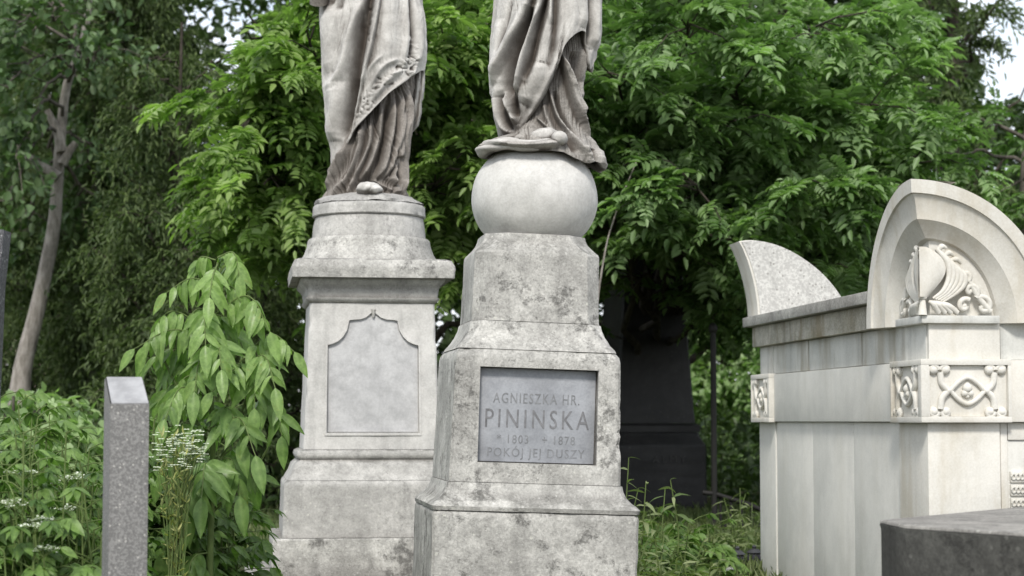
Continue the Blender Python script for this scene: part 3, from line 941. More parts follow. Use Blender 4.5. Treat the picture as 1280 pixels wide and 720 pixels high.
def front_statue():
    Y = 9.0; k = 0.00371
    f = at(668, 245, Y)
    root = empty('stone_statue', f, (0, 0, 0), 'grey robed statue with one rounded foot showing, standing on the stone globe', 'statue')
    org = (668, 245)
    P = lambda x, y, d: Vector(((x - org[0]) * k, d, (org[1] - y) * k))
    # the globe
    gb = MB().ellipsoid((0, 0, -0.012), (0.297, 0.297, 0.274), 96, 64, 0.02, 2)
    gb.v = [v for v in gb.v]
    gb.build('globe', M['globe'], root, smooth=80)
    Lm = [(-215, 664), (-200, 645), (-180, 627), (-150, 615), (-110, 624), (-60, 621), (-20, 618), (0, 617.6), (35, 615), (60, 613), (88, 611.5), (100, 611), (113, 612), (121, 616.5), (140, 617), (160, 622), (173, 625)]
    Rm = [(-215, 704), (-200, 722), (-180, 742), (-150, 757), (-110, 748), (-60, 752), (-20, 753), (0, 752.5), (30, 752.5), (50, 751), (60, 746), (80, 744), (100, 736), (125, 715), (150, 690), (175, 668)]
    hem = [(600, 173), (620, 173), (634, 173.5), (646, 172), (649, 167), (660, 151), (672, 136), (680, 124), (687, 109), (693, 93), (697.5, 79), (700.5, 65), (707, 54.5), (716, 46), (723, 41.5), (728, 40), (732, 41), (735, 52), (737, 78), (741, 86), (745, 68), (749, 56), (754, 50)]
    folds = [
        ([(672, -60), (662.6, 3), (641, 50), (626, 83), (613, 108)], 5, 7.5, 'foldr'),
        ([(690, -60), (679.4, 0), (664, 38), (655, 72), (648, 107), (640, 130)], 4.2, 7.5, 'foldr'),
        ([(664, 8), (655, 40), (643, 72), (634, 104), (630, 128)], 6.5, -14, 'ridge'),
        ([(683, -10), (676, 25), (668, 55), (662, 80), (655, 105)], 5, -9, 'ridge'),
        ([(690, -30), (688, 10), (690, 35)], 4, 3, 'ridge'),
        ([(699, -60), (695, 5), (692, 60), (684, 90)], 5, -5.5, 'ridge'),
        ([(715, -30), (714, 10), (708, 45), (690, 90)], 13, 5, 'ridge'),
        ([(728, -30), (729, 20), (727, 38)], 7, 3, 'ridge'),
        ([(735, -40), (737, 0), (738, 60)], 3.0, -8, 'ridge'),
        ([(745, -40), (746, 10), (744, 60)], 4.5, 4, 'ridge'),
        ([(673, 80), (668, 110), (655, 135)], 13, 5, 'ridge'),
        ([(696, 70), (686, 100), (670, 132), (652, 160)], 3.5, 3.0, 'ridge'),
        ([(618, 112), (624, 145), (632, 162), (646, 171)], 4, 4.5, 'ridge'),
        ([(628, 112), (637, 136), (646, 158)], 3.4, 6.5, 'ridge'),
        ([(623, 118), (631, 145), (641, 165)], 3, -4, 'ridge'),
        ([(641, 118), (644, 142)], 4.5, -7, 'ridge'),
        ([(625, 20), (620, 60), (617, 95)], 8, 2.5, 'ridge'), ([(640, -5), (630, 40), (622, 70)], 3, -2, 'ridge'),
    ]
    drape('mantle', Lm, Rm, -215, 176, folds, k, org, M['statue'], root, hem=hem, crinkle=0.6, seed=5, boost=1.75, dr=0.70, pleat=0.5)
    Ls = [(20, 650), (60, 648), (110, 648), (150, 645), (163, 640), (169, 629), (174, 616), (179, 608), (184, 603), (189, 600.5), (195, 600), (203, 603), (216, 607)]
    Rs = [(20, 740), (60, 738), (100, 728), (135, 729), (155, 731), (170, 736.5), (182, 745), (191, 752), (200, 756), (207, 757), (216, 755)]
    hem2 = [(590, 196), (610, 194), (630, 194), (650, 197), (668, 197), (690, 197), (704, 198), (714, 203), (726, 208), (734, 211), (738, 206), (742, 203), (747, 206), (752, 213), (760, 215)]
    sf = [
        ([(686.7, 112), (691, 135), (698, 156), (714, 180), (729, 199)], 3.8, 8, 'fold'),
        ([(699, 67), (705, 95), (716.7, 136.7), (736.7, 171.7), (750, 193)], 3.8, 9, 'fold'),
        ([(708, 100), (716, 120), (722, 145)], 2.5, 5, 'ridge'),
        ([(728, 58), (727, 90), (726, 125)], 3.2, 6, 'ridge'),
        ([(699, 67), (706, 85), (713, 107)], 2.6, 5, 'ridge'),
        ([(680, 130), (684, 150), (692, 172)], 3, 5, 'ridge'),
        ([(672, 148), (682, 160), (690, 170)], 2.4, 4, 'ridge'),
        ([(692, 112), (698, 140), (708, 160), (728, 184)], 3.2, -8, 'ridge'),
        ([(718, 62), (719, 95), (722, 118)], 6, -6, 'ridge'),
        ([(724, 140), (738, 168)], 3, -6, 'ridge'),
        ([(664, 160), (650, 176)], 6, 5, 'ridge'),
        ([(703, 172), (716, 194)], 3, -4, 'ridge'),
        ([(598, 193), (612, 187), (628, 185), (648, 189), (668, 190), (690, 187), (704, 183)], 5.5, 11, 'ridge'),
        ([(610, 179), (626, 175), (645, 171)], 4, 3, 'ridge'), ([(622, 183), (640, 176), (654, 168)], 2.2, -4, 'ridge'), ([(634, 188), (646, 182), (655, 178)], 2.4, 4, 'ridge'),
        ([(636, 184), (642, 181)], 2.2, -5, 'ridge'), ([(600, 199), (640, 198), (690, 195)], 2.5, -4, 'ridge'),
        ([(660, 172), (680, 176), (694, 172)], 7, 5, 'ridge'),
        ([(727, 190), (735, 208)], 4, 6, 'ridge'), ([(747, 192), (754, 212)], 4, 6, 'ridge'), ([(741, 192), (743, 206)], 2.5, -6, 'ridge'),
    ]
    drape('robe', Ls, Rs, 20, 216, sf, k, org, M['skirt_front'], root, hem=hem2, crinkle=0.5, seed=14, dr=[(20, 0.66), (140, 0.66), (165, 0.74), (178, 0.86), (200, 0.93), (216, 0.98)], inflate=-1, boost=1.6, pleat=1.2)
    # rolled hem of the robe, lying over the globe towards the shoe
    rl_ = MB()
    pts = spline([P(604, 193, -0.06), P(606, 191, -0.13), P(616, 187.5, -0.19), P(632, 187, -0.235), P(650, 190, -0.25), P(668, 190, -0.25), P(684, 187, -0.235), P(698, 183, -0.21)], 56)
    m_ = len(pts); n_ = 26
    rad = np.interp(np.linspace(0, 1, m_), [0, 0.1, 0.28, 0.5, 0.75, 1.0], [0.030, 0.037, 0.040, 0.032, 0.031, 0.030])
    rl_.tube(pts, list(rad), n_)
    out = []
    for i_, v_ in enumerate(rl_.v):
        c_ = Vector(pts[i_ // n_]); d_ = Vector(v_) - c_
        t_ = i_ // n_ / m_
        q_ = Vector(v_)
        f_ = 1 + 0.30 * noise.noise(Vector((q_.x * 9, q_.y * 4, q_.z * 22))) + 0.14 * math.sin(q_.z * 150 + q_.x * 40) * (0.4 + 0.6 * (t_ < 0.55))
        d_.z *= 0.82
        out.append(tuple(c_ + d_ * f_))
    rl_.v = out
    rl_.build('rolled_hem', M['statue'], root, smooth=80)
    # foot with rounded shoe tip
    ft = MB().ellipsoid(P(698, 181, -0.235), (0.040, 0.055, 0.036), 28, 18, 0.06, 2)
    ft.ellipsoid(P(682, 177, -0.19), (0.075, 0.06, 0.042), 28, 18, 0.1, 5)
    ft.build('foot', M['statue'], root, smooth=80)
    for xs in (-1, 1):
        ar = MB().tube(spline([P(684 + xs * 62, -170, 0), P(684 + xs * 74, -110, -0.02), P(684 + xs * 50, -80, -0.2), P(684 + xs * 8, -120, -0.27)], 30), 0.045, 18)
        ar.build('arm', M['statue'], root, smooth=80)
    head_part(root, P(684, -252, -0.02), 0.112, k, M['statue'])


M['skirt_front'] = stone('statue_folds_stone', (0.43, 0.41, 0.385), (0.31, 0.29, 0.265), black=0.3, black_lo=0.58, lichen=0.1, streak=0.4, bump=0.3, grime_shade=0.8, scale=1.2)


# ================================================================ the white tomb at the right
def white_tomb():
    c = at(1159.5, 527, 9.0)
    g = float(gz(c.x, 10.5)) - 0.1
    root = empty('limestone_tomb', (c.x, 9.0, g), (0, 0, math.asin(0.126)),
                 'pale limestone tomb house with rounded corner gables and a carved frieze, at the right', 'tomb')
    H = lambda z: z - g
    L = 3.1; W = 2.3
    zb0, zb1 = H(1.495), H(1.785)
    ct, cb, ab = H(2.15), H(2.088), H(1.962)
    # local x runs along the front, local y along the left side away from the camera
    def blk(name, x0, x1, y0, y1, z0, z1, mat, bev=0.006):
        return MB().box(x0, x1, y0, y1, z0, z1).build(name, mat, root, bevel=bev)
    blk('wall', 0.02, W, 0.025, L, -0.3, ab - 0.003, M['lime_wall'])
    # corner piers
    blk('pilaster', 0.0, 0.352, 0.0, 0.42, -0.3, zb0 - 0.002, M['lime'])
    blk('pilaster', 0.004, 0.30, L - 0.36, L + 0.02, -0.3, zb0 - 0.002, M['lime_wall'])
    # slabs of the side wall with open joints
    ys = [0.424, 1.19, 1.96, 2.736]
    for a, b in zip(ys[:-1], ys[1:]):
        blk('wall_slab', 0.012, 0.06, a + 0.0008, b - 0.0008, -0.3, zb0 - 0.003, M['lime_wall'], 0.004)
    # upper courses
    ys = [0.028, 0.5, 1.02, 1.50, 2.02, 2.50, 2.80, L + 0.004]
    for i, (a, b) in enumerate(zip(ys[:-1], ys[1:])):
        blk('wall_block', 0.008 + 0.004 * (i % 2), 0.08, a + 0.003, b - 0.003, zb1 + 0.002, ab - 0.002, M['lime_course'], 0.005)
    blk('wall_block', 0.012, 0.36, 0.0, 0.02, zb1 + 0.002, ab - 0.002, M['lime'], 0.004)
    blk('wall_block', 0.364, 1.2, 0.008, 0.022, zb1 + 0.002, ab - 0.002, M['lime_course'], 0.004)
    # frieze band
    blk('frieze', -0.012, W, -0.012, L + 0.01, zb0, zb1 - 0.004, M['lime_wall'])
    blk('frieze_step', 0.39, W, -0.026, 0.1, zb0 - 0.001, zb1, M['lime'])

    def carved(name, to3, w, flip):
        """carved block: frame, sunk field, scrolls and an eye"""
        h = zb1 - zb0 + 0.006
        mb = MB()
        fr = 0.028
        def bx(u0, u1, v0, v1, d0, d1):
            vs = [to3(u, v, d) for d in (d0, d1) for v in (v0, v1) for u in (u0, u1)]
            mb.add(vs, [(0, 2, 3, 1), (4, 5, 7, 6), (0, 1, 5, 4), (2, 6, 7, 3), (0, 4, 6, 2), (1, 3, 7, 5)])
        o = bx
        o(0, w, 0, fr, 0, 0.045); o(0, w, h - fr, h, 0, 0.045)
        o(0, fr + 0.012, fr, h - fr, 0, 0.045); o(w - fr * 0.6, w, fr, h - fr, 0, 0.045)
        o(fr + 0.012, w - fr * 0.6, fr, h - fr, 0, 0.022)
        p = mb.build(name, M['lime'], root, bevel=0.003)
        rl = MB()
        D = 0.030
        cx, cy = w * 0.52, h * 0.5
        iw = (w - 2 * fr) / 2
        def tb(pts, r):
            rl.tube([to3(u, v, D) for u, v in spline(pts, 26)], r, 10)
        # eye
        ew, eh = 0.084, 0.062
        tb([(cx - ew, cy), (cx - ew * 0.55, cy + eh * 0.62), (cx, cy + eh), (cx + ew * 0.55, cy + eh * 0.62), (cx + ew, cy)], 0.012)
        tb([(cx - ew, cy), (cx - ew * 0.55, cy - eh * 0.62), (cx, cy - eh), (cx + ew * 0.55, cy - eh * 0.62), (cx + ew, cy)], 0.012)
        for (du, dv, r) in [(0, 0.012, 0.024), (-0.013, -0.012, 0.018), (0.013, -0.012, 0.018), (0, -0.026, 0.012), (0, 0.024, 0.016)]:
            q = to3(cx + du, cy + dv, D - 0.004)
            rl.ellipsoid(q, (r, r, r), 14, 10)
        def spiral(c, r, a0, turn):
            pts = []
            for i in range(22):
                t = i / 21
                a = a0 + turn * t * 4.6
                rr = r * (1 - 0.72 * t)
                pts.append((c[0] + rr * math.cos(a), c[1] + rr * math.sin(a)))
            return pts
        for sgn in (-1, 1):
            jx = cx + sgn * (ew + 0.022)
            rl.ellipsoid(to3(jx - sgn * 0.012, cy, D), (0.018, 0.018, 0.018), 14, 10)
            for up in (-1, 1):
                ax = jx + sgn * 0.030
                ty = cy + up * (h / 2 - fr - 0.022)
                tb([(jx - sgn * 0.012, cy), (ax - sgn * 0.012, cy + up * 0.035), (ax - sgn * 0.004, ty - up * 0.012)], 0.016)
                for s2 in (-1, 1):
                    c2 = (ax + s2 * 0.029, ty)
                    rl.tube([to3(u, v, D + 0.002) for u, v in spiral(c2, 0.025, math.pi if s2 > 0 else 0, -s2 * up)], 0.011, 8)
                    rl.ellipsoid(to3(c2[0], c2[1], D - 0.006), (0.024, 0.024, 0.024), 12, 8)
        rl.build('relief', M['lime'], p, smooth=60)
        return p

    z0 = zb0 - 0.003
    carved('carved_panel', lambda u, v, d: (u - 0.044, -d, z0 + v), 0.44, False)
    carved('carved_panel', lambda u, v, d: (-d, u - 0.0435 + 0.003, z0 + v - 0.001), 0.45, True)
    carved('carved_panel', lambda u, v, d: (-d, u + L - 0.40, z0 + v - 0.001), 0.44, True)
    # block behind the two near panels
    blk('frieze_corner', -0.001, 0.38, -0.001, 0.40, zb0 + 0.001, zb1 + 0.001, M['lime'], 0.002)

    # architrave and cornice
    blk('architrave', -0.035, W, 0.585, L + 0.03, ab, cb - 0.002, M['lime_dirty'])
    blk('cornice', -0.085, W, 0.602, L + 0.08, cb, ct, M['lime_cap'], 0.008)
    blk('roof_slab', 0.1, W - 0.05, 0.3, L - 0.1, ct - 0.02, ct + 0.03, M['lime_cap'])
    blk('architrave', 0.40, W, -0.03, 0.30, ab + 0.001, cb - 0.004, M['lime'])

    # rounded corner gable: two wings meeting in a ridge at the corner
    zb = ab - 0.004; Hh = H(2.625) - zb; Wf = 0.585; Wl = 0.60
    rings = [(1.0, 0.098), (0.905, 0.094), (0.898, 0.082), (0.86, 0.070), (0.76, 0.058), (0.725, 0.056), (0.715, 0.050), (0.60, -0.005), (0.585, -0.030)]
    nt = 56
    mb = MB()
    def ringpt(s, p, t, side):
        a = t * math.pi / 2
        Wx = Wf if side == 0 else Wl
        u = -p + (Wx * s + p) * math.sin(a) ** 0.96
        z = zb + Hh * s * max(0, math.cos(a)) ** 1.0
        return (u, -p, z) if side == 0 else (-p, u, z)
    for side in (0, 1):
        vs = []; fs = []
        allr = [(1.0, -0.13)] + rings
        for (s, p) in allr:
            for i in range(nt + 1):
                if p == -0.13:
                    q = ringpt(1.0, 0.098, i / nt, side)
                    vs.append((q[0] + (0.22 if side == 1 else 0), q[1] + (0.22 if side == 0 else 0), q[2] - (0.012 if True else 0)))
                else:
                    vs.append(ringpt(s, p, i / nt, side))
        m = len(allr)
        for j in range(m - 1):
            for i in range(nt):
                fs.append((j * (nt + 1) + i, j * (nt + 1) + i + 1, (j + 1) * (nt + 1) + i + 1, (j + 1) * (nt + 1) + i))
        # field
        b = (m - 1) * (nt + 1)
        ci = len(vs)
        vs.append((0.03, 0.03, zb))
        for i in range(nt):
            fs.append((b + i, b + i + 1, ci))
        # feet of the mouldings
        for j in range(1, m - 1):
            pass
        mb.add(vs, fs)
        # soffit of the wing
        e = [ringpt(s, p, 1.0, side) for s, p in rings]
        sof = [(q[0], q[1], zb) for q in e]
        inn = [(q[0], 0.12, zb) if side == 0 else (0.12, q[1], zb) for q in e]
        nn = len(sof)
        mb.add(sof + inn, [(i, i + 1, nn + i + 1, nn + i) for i in range(nn - 1)])
    gab = mb.build('corner_gable', M['lime'], root, smooth=32, merge=True)
    # back of the wings
    bk = MB()
    for side in (0, 1):
        pts = [ringpt(0.985, 0.098, i / nt, side) for i in range(nt + 1)]
        pts = [(max(q[0], 0.117) if side == 0 else q[0], max(q[1], 0.117) if side == 1 else q[1], q[2]) for q in pts]
        off = lambda q: (q[0] + 0.215, q[1]) if side == 1 else (q[0], q[1] + 0.215)
        vs = [(*off(q), q[2]) for q in pts] + [(*off(q), zb + 0.02) for q in pts]
        bk.add(vs, [(i, i + 1, nt + 2 + i, nt + 1 + i) for i in range(nt)])
    bk.build('gable_back', M['lime_rough'], gab)
    MB().box(-0.03, 0.35, -0.03, 0.36, zb - 0.002, zb + 0.035).build('relief_ledge', M['lime_course'], gab, bevel=0.006)
    # palmette relief that wraps the corner
    rl = MB()
    RZ = zb + 0.035
    def on(side, u, z, d):
        return Vector((u, -d, z)) if side == 0 else Vector((-d, u, z))
    for side in (0, 1):
        # half of the spindle leaf
        n = 20; prof = []
        for i in range(n + 1):
            t = i / n
            prof.append((0.096 * math.sin(math.pi * t ** 1.3) ** 0.8 * 0.95 + 0.002, RZ + 0.085 + 0.235 * t))
        vs = []; fs = []
        for (w, z) in prof:
            for q in range(7):
                s_ = q / 6
                d = 0.052 - 0.030 * s_ ** 2
                pt = on(side, -d * (1 - s_) * 0.9 + w * s_, z, d)
                vs.append(pt)
        for i in range(n):
            for q in range(6):
                fs.append((i * 7 + q, i * 7 + q + 1, (i + 1) * 7 + q + 1, (i + 1) * 7 + q))
        rl.add(vs, fs)
        # feathers fanning from the knot
        for q in range(5):
            zt_ = RZ + 0.315 - 0.020 * q
            pts = [on(side, 0.050 + 0.022 * q, zt_, 0.012), on(side, 0.098 + 0.021 * q, RZ + 0.255 - 0.016 * q, 0.020), on(side, 0.108 + 0.018 * q, RZ + 0.185 - 0.010 * q, 0.020),
                   on(side, 0.080 + 0.014 * q, RZ + 0.118 - 0.004 * q, 0.018), on(side, 0.03 + 0.012 * q, RZ + 0.080 - 0.004 * q, 0.014)]
            rl.tube(spline(pts, 30), [0.012, 0.014, 0.014, 0.012, 0.006], 10)
        for q in range(3):
            pts = [on(side, 0.06 + 0.03 * q, RZ + 0.30 - 0.02 * q, 0.012), on(side, 0.075 + 0.036 * q, RZ + 0.325 - 0.03 * q, 0.016), on(side, 0.10 + 0.036 * q, RZ + 0.318 - 0.036 * q, 0.012)]
            rl.tube(spline(pts, 14), [0.010, 0.014, 0.008], 10)
        # lower leaves
        for q in range(4):
            pts = [on(side, 0.004, RZ + 0.065, 0.03), on(side, 0.03 + 0.022 * q, RZ + 0.05 - 0.002 * q, 0.028), on(side, 0.055 + 0.030 * q, RZ + 0.012, 0.02)]
            rl.tube(spline(pts, 16), [0.006, 0.016, 0.014], 10)
        # S scrolls
        def sp(c, r, a0, turn, n=26):
            return [on(side, c[0] + r * (1 - 0.75 * i / n) * math.cos(a0 + turn * i / n * 5.2), c[1] + r * (1 - 0.75 * i / n) * math.sin(a0 + turn * i / n * 5.2), 0.012) for i in range(n + 1)]
        for cxy, r, a0, tu in [((0.275, RZ + 0.045), 0.048, 2.2, -1), ((0.215, RZ + 0.115), 0.040, -0.9, 1), ((0.185, RZ + 0.045), 0.036, 0.9, 1), ((0.19, RZ + 0.185), 0.026, -1.2, 1)]:
            rl.tube(sp(cxy, r, a0, tu), [0.014, 0.013, 0.010], 10)
            rl.ellipsoid(on(side, cxy[0], cxy[1], 0.006), (0.014, 0.014, 0.014), 10, 8)
        rl.tube(spline([on(side, 0.31, RZ + 0.02, 0.01), on(side, 0.25, RZ + 0.09, 0.012), on(side, 0.215, RZ + 0.15, 0.012), on(side, 0.16, RZ + 0.22, 0.01)], 22), [0.016, 0.013, 0.012], 10)
    rl.ellipsoid((-0.022, -0.022, RZ + 0.082), (0.02, 0.02, 0.014), 14, 10)
    rl.tube([(-0.022, -0.022, RZ + 0.075), (-0.026, -0.026, RZ)], [0.012, 0.022], 12)
    rl.build('relief', M['lime'], gab, smooth=60)

    # far corner gable, seen from its rough inner side
    fg = MB()
    top = [(-0.165, 0.475), (-0.10, 0.482), (-0.03, 0.478), (0.06, 0.458), (0.16, 0.418), (0.27, 0.352), (0.37, 0.272), (0.46, 0.17), (0.53, 0.06), (0.55, 0.0)]
    left = [(-0.045, 0.0), (-0.052, 0.10), (-0.072, 0.22), (-0.105, 0.34), (-0.14, 0.43)]
    top = [tuple(p) for p in spline(top, 40)]
    left = [tuple(p) for p in spline(left, 20)]
    poly = left + top
    fg.prism([(u, ct - 0.01 + w) for u, w in poly], lambda u, w, t: (u, t, w), L - 0.16, L + 0.10)
    f2 = fg.build('corner_gable', M['lime'], root, bevel=0.008)
    ins = [(u * 0.965 + 0.012, w * 0.965) for u, w in poly]
    MB().prism([(u, ct + 0.003 + w) for u, w in ins], lambda u, w, t: (u, t, w), L - 0.168, L - 0.15).build('gable_back', M['lime_rough'], f2)
    # doorway in the front
    blk('door_frame', 0.358, 0.392, 0.012, 0.10, -0.3, zb0 - 0.003, M['lime'], 0.004)
    blk('lintel', 0.394, W, 0.010, 0.10, zb0 - 0.085, zb0 - 0.003, M['lime'], 0.004)
    blk('door_recess', 0.394, W, 0.020, 0.08, -0.3, zb0 - 0.087, M['lime_wall'], 0.003)
    for i in range(3):
        z1 = H(1.264) - i * 0.062
        b = blk('carved_block', 0.402, 0.475, 0.006, 0.06, z1 - 0.054, z1, M['lime'], 0.006)
        rr = MB()
        for q in range(3):
            pts = [(0.416 + q * 0.021 + 0.009 * math.cos(a * 0.75), 0.004, z1 - 0.027 + (0.018 - 0.001 * a) * math.sin(a * 0.75)) for a in range(9)]
            rr.tube(pts, 0.006, 6)
        rr.build('relief', M['lime'], b, smooth=60)
    blk('door', 0.478, 1.3, 0.008, 0.06, -0.3, H(1.33), M['granite_dark'], 0.006)


def granite_post():
    Y = 6.4
    c = at(158.5, 600, Y)
    g = float(gz(c.x, Y))
    k = Y / F
    root = empty('granite_post', (c.x, Y + 0.07, g), (0, 0, R(0)), 'speckled grey granite post with a slanted top, at the left in front of the weeds', 'stone post')
    Z = lambda py: 1.5 + (526 - py) * k * 1.0 - g
    hw = 24.0 * k
    # front face x -hw..hw, left side a slim bevelled face
    x0, x1 = (137 - 158.5) * k, (185.5 - 158.5) * k
    xl = (137 - 158.5) * k - 0.046
    zf, zb = Z(505), Z(471)
    V = [(x0, -0.072, -0.3), (x1, -0.072, -0.3), (x1 - 0.062, 0.10, -0.3), (xl - 0.012, 0.10, -0.3),
         (x0, -0.072, zf), (x1, -0.072, zf), (x1 - 0.050, 0.06, zb), (xl, 0.06, zb), (x1 - 0.062, 0.10, zb - 0.005), (xl - 0.012, 0.10, zb - 0.005)]
    Fc = [(0, 1, 5, 4), (1, 2, 8, 6, 5), (3, 0, 4, 7, 9), (2, 3, 9, 8), (6, 8, 9, 7), (0, 3, 2, 1)]
    MB().add(V, Fc).build('shaft', M['granite'], root, bevel=0.003)
    dz = (zb - zf) / 0.132
    t = MB().add([(x0 + .003, -0.070, zf + 0.0035), (x1 - .003, -0.070, zf + 0.0035), (x1 - 0.052, 0.059, zb + 0.002), (xl + 0.004, 0.059, zb + 0.002),
                  (x0 + .003, -0.069, zf - 0.004), (x1 - .003, -0.069, zf - 0.004), (x1 - 0.052, 0.059, zb - 0.006), (xl + 0.004, 0.059, zb - 0.006)],
                 [(0, 1, 2, 3), (7, 6, 5, 4), (0, 4, 5, 1), (1, 5, 6, 2), (2, 6, 7, 3), (3, 7, 4, 0)])
    t.build('slanted_top', M['granite_top'], root)


def dark_tomb():
    A = at(1097, 650, 6.6)
    z = A.z
    B = at(1130, 658, 6.25)
    g = float(gz(2, 6))
    root = empty('dark_tomb', (B.x, B.y, g), (0, 0, 0), 'low dark weathered stone tomb slab at the bottom right, before the pale tomb', 'tomb slab')
    zt = z - g
    # plan outline: left corner, chamfer, near edge to the right, back edge
    a = Vector((A.x - B.x, A.y - B.y)); b = Vector((0, 0))
    e = Vector((0.81, -1.32)); d = Vector((a.x + 2.03, a.y + 2.73))
    plan = [a, b, e, Vector((3.0, -0.4)), d]
    n = len(plan)
    def ring(off, zz):
        c = sum(plan, Vector((0, 0))) / n
        return [(p + (p - c).normalized() * off, zz) for p in plan]
    mb = MB()
    rows = [ring(-0.012, -0.2), ring(-0.010, zt - 0.03), ring(-0.004, zt - 0.010)]
    vs = [(p.x, p.y, zz) for r in rows for p, zz in r]
    fs = [(j * n + i, j * n + (i + 1) % n, (j + 1) * n + (i + 1) % n, (j + 1) * n + i) for j in range(2) for i in range(n)]
    fs.append(tuple(2 * n + i for i in range(n)))
    mb.add(vs, fs)
    mb.build('tomb_body', M['slab'], root, bevel=0.008)
    t = MB(); rows = [ring(-0.006, zt - 0.009), ring(-0.010, zt)]
    vs = [(p.x, p.y, zz) for r in rows for p, zz in r]
    t.add(vs, [(i, (i + 1) % n, n + (i + 1) % n, n + i) for i in range(n)] + [tuple(n + i for i in range(n))])
    t.build('tomb_top', M['slab_top'], root, bevel=0.004)


def black_obelisk():
    Y = 20.0; k = 20.6 / F
    c = at(806, 640, 20.6)
    g = float(gz(c.x, Y))
    root = empty('black_obelisk', (c.x, 20.6, g), (0, 0, R(14)), 'tall black granite obelisk with worn lettering on its base, in the shade under the trees', 'obelisk')
    Z = lambda py: 1.5 + (526 - py) * k - g
    q = lambda px: px * k / 1.21
    square_loft([(-0.2, q(88), 0.02), (Z(640), q(88), 0.02), (Z(638), q(87), 0.03)], ns=10, seed=31, chip=0.01).build('base', M['black'], root, smooth=30)
    square_loft([(Z(638) + .002, q(74), 0.02), (Z(556), q(73), 0.02), (Z(545), q(66), 0.03), (Z(540), q(64), 0.02)], ns=10, seed=32, chip=0.01).build('pedestal', M['black'], root, smooth=30)
    square_loft([(Z(540) + .002, q(66), 0.01), (Z(532), q(66), 0.01), (Z(529), q(62), 0.01)], ns=10, seed=33, chip=0.005).build('moulding', M['black'], root, smooth=30)
    square_loft([(Z(529) + .002, q(60.5), 0.02), (Z(375), q(49), 0.02), (Z(60), q(30), 0.02), (Z(10), 0.02, 0.006)], ns=10, seed=34, chip=0.01).build('shaft', M['black'], root, smooth=30)
    y = -q(74) - 0.004
    text_mesh('inscription', 'ALMY', 0.105, (0.10, y, Z(573)), (R(90), 0, 0), M['black_letters'], root, 1.6)


def edge_headstone():
    Y = 8.0; k = Y / F
    g = float(gz(-2.2, Y))
    a = at(10, 289, Y); b = at(2.5, 360, Y); c = at(-60, 278, Y); d = at(-80, 360, Y)
    root = empty('headstone', (b.x - 0.2, Y, g), (0, 0, 0), 'dark grey granite headstone cut by the left edge of the photo', 'headstone')
    o = root.location
    P = lambda p: (p.x - o.x, p.z - o.z)
    slope = (b.x - a.x) / (b.z - a.z)
    zb = -0.2
    xb = P(b)[0] - 0.02
    poly = [P(c), P(a), P(b), (xb - 0.03, zb), (xb - 0.35, zb), P(d)]
    MB().prism(poly, lambda u, w, t: (u, t, w), -0.06, 0.06).build('slab', M['granite_dark'], root, bevel=0.006)
    MB().box(xb - 0.45, xb + 0.05, -0.14, 0.14, -0.3, 0.12).build('base', M['granite_dark'], root, bevel=0.008)


def iron_fence():
    Y = 16.5; k = Y / F
    p0 = at(893, 640, Y)
    g = float(gz(p0.x, Y)); 
    root = empty('iron_fence', (p0.x, Y, g), (0, 0, 0), 'black wrought iron grave fence with a tall post, between the obelisk and the pale tomb', 'fence')
    hp = at(893, 415, Y).z - g
    mb = MB().tube([(0, 0, -0.1), (0, 0, hp)], 0.026, 10)
    mb.ellipsoid((0, 0, hp + 0.03), (0.04, 0.04, 0.05), 12, 10)
    mb.build('post', M['iron'], root, smooth=50)
    zr = at(893, 617, Y).z - g
    e = at(985, 652, Y); ex = e.x - p0.x; ez = e.z - g
    MB().tube([(-0.1, 0, zr + 0.01), (0, 0, zr), (ex * 0.5, 0.02, (zr + ez) / 2 + 0.02), (ex, 0.04, ez)], 0.022, 8).build('rail', M['iron'], root, smooth=50)
    MB().tube([(-0.1, 0, zr - 0.42), (ex, 0.04, zr - 0.42)], 0.018, 8).build('rail', M['iron'], root, smooth=50)
    for i in range(7):
        t = (i + 0.6) / 7
        MB().tube([(ex * t, 0.02, -0.1), (ex * t, 0.02, zr + (ez - zr) * t)], 0.012, 6).build('bar', M['iron'], root, smooth=50)
    for i in range(2):
        mb = MB()
        cx = ex * (0.25 + 0.45 * i); cz = (zr + ez) / 2 - 0.22
        pts = [(cx + 0.11 * (1 - j / 30) * math.cos(j * 0.35), 0.0, cz + 0.13 * (1 - j / 30) * math.sin(j * 0.35)) for j in range(28)]
        mb.tube(pts, 0.011, 6); mb.build('scroll', M['iron'], root, smooth=50)


def lantern(px, py, Y, h, label, glass):
    p = at(px, py, Y)
    root = empty('grave_lantern', (p.x, Y, p.z), (0, 0, RNG.uniform(0, 3)), label, 'lantern', 'grave lanterns beside the obelisk')
    lathe([(0, 0.05), (0.015, 0.055), (0.03, 0.046)], 24, 0).build('foot', M['iron'], root, smooth=40)
    lathe([(0.031, 0.040), (h * 0.35, 0.050), (h * 0.62, 0.046), (h * 0.66, 0.036)], 24, 0).build('glass', glass, root, smooth=40)
    lathe([(h * 0.66 + .001, 0.05), (h * 0.70, 0.052), (h * 0.82, 0.03), (h * 0.86, 0.012), (h * 0.93, 0.016), (h, 0.004)], 24, 0).build('cap', M['tin'], root, smooth=40)


